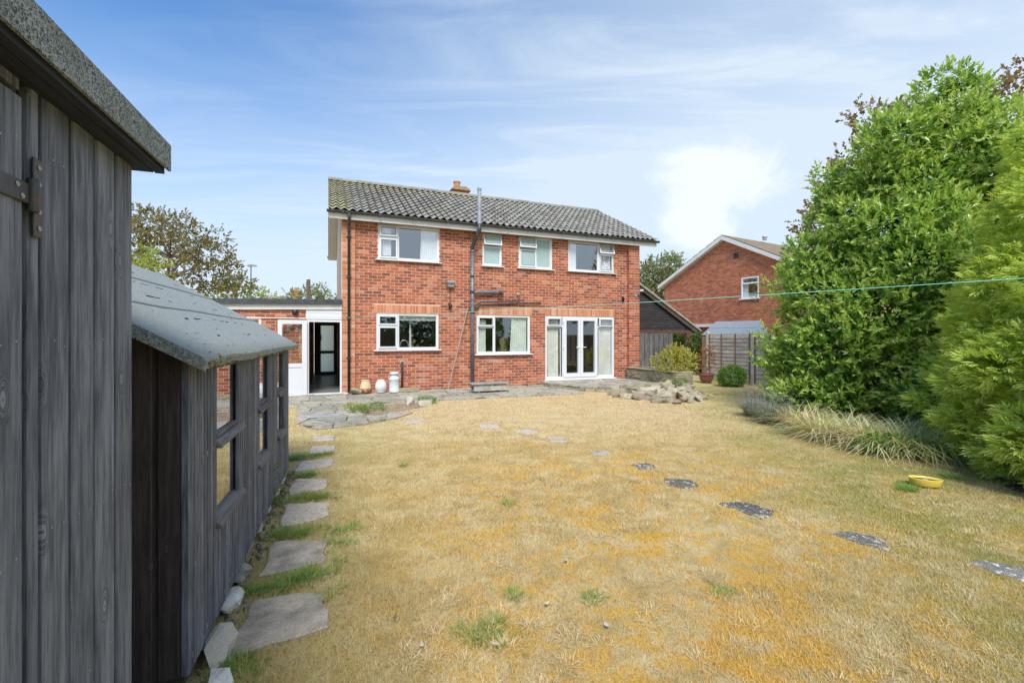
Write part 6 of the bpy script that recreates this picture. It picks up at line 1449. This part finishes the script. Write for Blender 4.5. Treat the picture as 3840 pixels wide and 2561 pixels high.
# ---- turf blades, green tufts
keepout = [[tuple(p) for p in s] for s in SL+ST]
foot = [tuple(sw(*p)[:2]) for p in [(-3, -.03), (LS+.02, -.03), (LS+.02, 2.4), (-3, 2.4)]]
pav = [[tuple(hw(*p)[:2]) for p in rg] for rg in (RG1, RG2, RG3, RG4)]+[[tuple(hw(*p)[:2]) for p in [(6.2, -2.4), (8.9, -2.4), (9.1, -3.4), (8.0, -4.3), (6.9, -4.1), (6.2, -3.2)]]]
bord = [(p_[0]+.06, p_[1]+.06) for p_ in _e]+[(7, 3), (12, 3), (10, 12)]
def mask(X, Y, slabs=True):
    bad = inpoly(X, Y, foot) | inpoly(X, Y, bord)
    for p in pav: bad |= inpoly(X, Y, p)
    if slabs:
        for s in keepout:
            cx = sum(p[0] for p in s)/len(s); cy = sum(p[1] for p in s)/len(s); bad |= inpoly(X, Y, [(cx+(p[0]-cx)*.84, cy+(p[1]-cy)*.84) for p in s])
    return ~bad
def turf(name, z0, z1, dens, h, w_, seed, label_kind='stuff'):
    g_ = np.random.default_rng(seed); n = int(dens*1.17*(z1*z1-z0*z0)); Z = np.sqrt(g_.uniform(z0*z0, z1*z1, n)); X = Z*g_.uniform(-1.17, 1.17, n)
    ok = mask(X, Z); X = X[ok]; Z = Z[ok]; n = len(X)
    az = g_.uniform(0, 2*np.pi, n); le = g_.uniform(.25, 1.25, n); hh = h*g_.uniform(.5, 1.3, n); ww = w_*g_.uniform(.6, 1.3, n)
    cl = np.array([noise.noise(Vector((x*3.1, z*3.1, 0))) for x, z in zip(X[::8], Z[::8])]); cl = np.repeat(cl, 8)[:n]; hh *= 1+.5*np.resize(cl, n)
    B = np.stack([X, Z, np.full(n, -.006)], 1); H = np.stack([np.cos(az), np.sin(az), np.zeros(n)], 1); Sd = np.stack([-np.sin(az), np.cos(az), np.zeros(n)], 1)
    tip = B+H*(hh*np.sin(le))[:, None]; tip[:, 2] += hh*np.cos(le)
    V = np.stack([B-Sd*ww[:, None]/2, B+Sd*ww[:, None]/2, tip], 1).reshape(-1, 3); F = np.arange(n*3).reshape(-1, 3)
    return V, F, g_.uniform(0, 1, n)
parts_ = [turf('a', 1.5, 3.2, 16000, .030, .0030, 1), turf('b', 3.2, 6.5, 6500, .030, .0046, 2), turf('c', 6.5, 13.5, 1500, .028, .010, 3)]
o = 0; VV = []; FF = []; TT = []
for V, F, tn in parts_: VV.append(V); FF.append(F+o); TT.append(tn); o += len(V)
link('dry_grass', npmesh('dry_grass', np.concatenate(VV), np.concatenate(FF), 'lawn_blade', np.concatenate(TT)), None, kind='stuff')
# green tufts between the path slabs and single ones in the lawn
cs = []
def strip(px0, py0, px1, py1, n, rad):
    a_, b_ = gpt(px0, py0), gpt(px1, py1)
    for i in range(n):
        f = rng.uniform(0, 1); cs.append((a_[0]+(b_[0]-a_[0])*f+rng.normal(0, rad), a_[1]+(b_[1]-a_[1])*f+rng.normal(0, rad)))
strip(870, 2470, 930, 2560, 16, .05); strip(1010, 2200, 1190, 2150, 34, .05); strip(900, 2225, 990, 2215, 16, .02); strip(1020, 2010, 1180, 1990, 34, .05); strip(1110, 1870, 1230, 1865, 30, .055); strip(1110, 1785, 1170, 1780, 26, .05)
strip(1080, 1722, 1140, 1715, 40, .06); strip(1150, 1715, 1240, 1700, 18, .06); strip(1010, 1880, 1060, 1900, 14, .03); strip(1290, 1960, 1230, 2260, 24, .05)
for p in [(1860, 2350), (1835, 2400), (1925, 2235), (1740, 2365), (2230, 2235), (1910, 1890), (3410, 1830), (3400, 1815), (3390, 1838), (2720, 2230), (1520, 1745), (3560, 1790)]: a_ = gpt(*p); cs += [(a_[0]+rng.normal(0, .03), a_[1]+rng.normal(0, .03)) for _ in range(4 if p[0] < 3300 else 14)]
V, F, tn = blades(cs, 7500, .062, .0032, .6, .6, np.random.default_rng(77), segs=3, rad=.05)
link('green_grass', npmesh('green_grass', V, F, 'green_blade', tn), None, kind='stuff')
# dry pale tufts in the lawn
cs = [(rng.uniform(-.8, 4.5)*z/3, z) for z in rng.uniform(1.9, 5.5, 260)]; cs = [c_ for c_ in cs if mask(np.array([c_[0]]), np.array([c_[1]]))[0]]
V, F, tn = blades(cs, 7000, .050, .0026, .8, .6, np.random.default_rng(78), segs=3, rad=.06); link('dry_tufts', npmesh('dry_tufts', V, F, 'straw_blade', tn*.62), None, kind='stuff')
# fallen leaves
for i, (px, py, lb) in enumerate([(2122, 2112, 'pale fallen leaf in mid lawn'), (1580, 2435, 'pale fallen leaf near the bottom, left'), (2664, 2188, 'white feather lying on the lawn'), (1260, 1878, 'brown fallen leaf on the path edge'), (2050, 2275, 'straw coloured fallen leaf below the pale one'), (1480, 2325, 'thin dry twig lying left of centre'), (2275, 2358, 'mauve tinted fallen leaf in the lower lawn'), (1855, 2430, 'narrow cream leaf near the green tuft')]):
    x_, y_ = gpt(px, py); mm = 'dry_leaf' if i == 3 else ('bark' if i == 5 else 'pale_rock'); sx, sy = (.030, .005) if i in (2, 5, 7) else (.020, .012)
    vs = [(-sx, 0, .006), (-sx*.3, -sy, .0), (sx*.5, -sy*.8, .002), (sx, 0, .010), (sx*.4, sy, .0), (-sx*.4, sy*.9, .003), (0, 0, .008)]
    o = MB().add(vs, [(0, 1, 6), (1, 2, 6), (2, 3, 6), (3, 4, 6), (4, 5, 6), (5, 0, 6)]).build('fallen_leaf' if i not in (2, 5) else ('feather' if i == 2 else 'twig'), mm, None, (x_, y_, .022), (0, .1, R(60)+i*.7 if i != 2 else R(100)))
    tag(o, lb, 'leaf' if i not in (2, 5) else ('feather' if i == 2 else 'twig'))

if 0: print('TRIS', sum(len(o.data.loops)-2*len(o.data.polygons) for o in C.objects if o.type == 'MESH'))
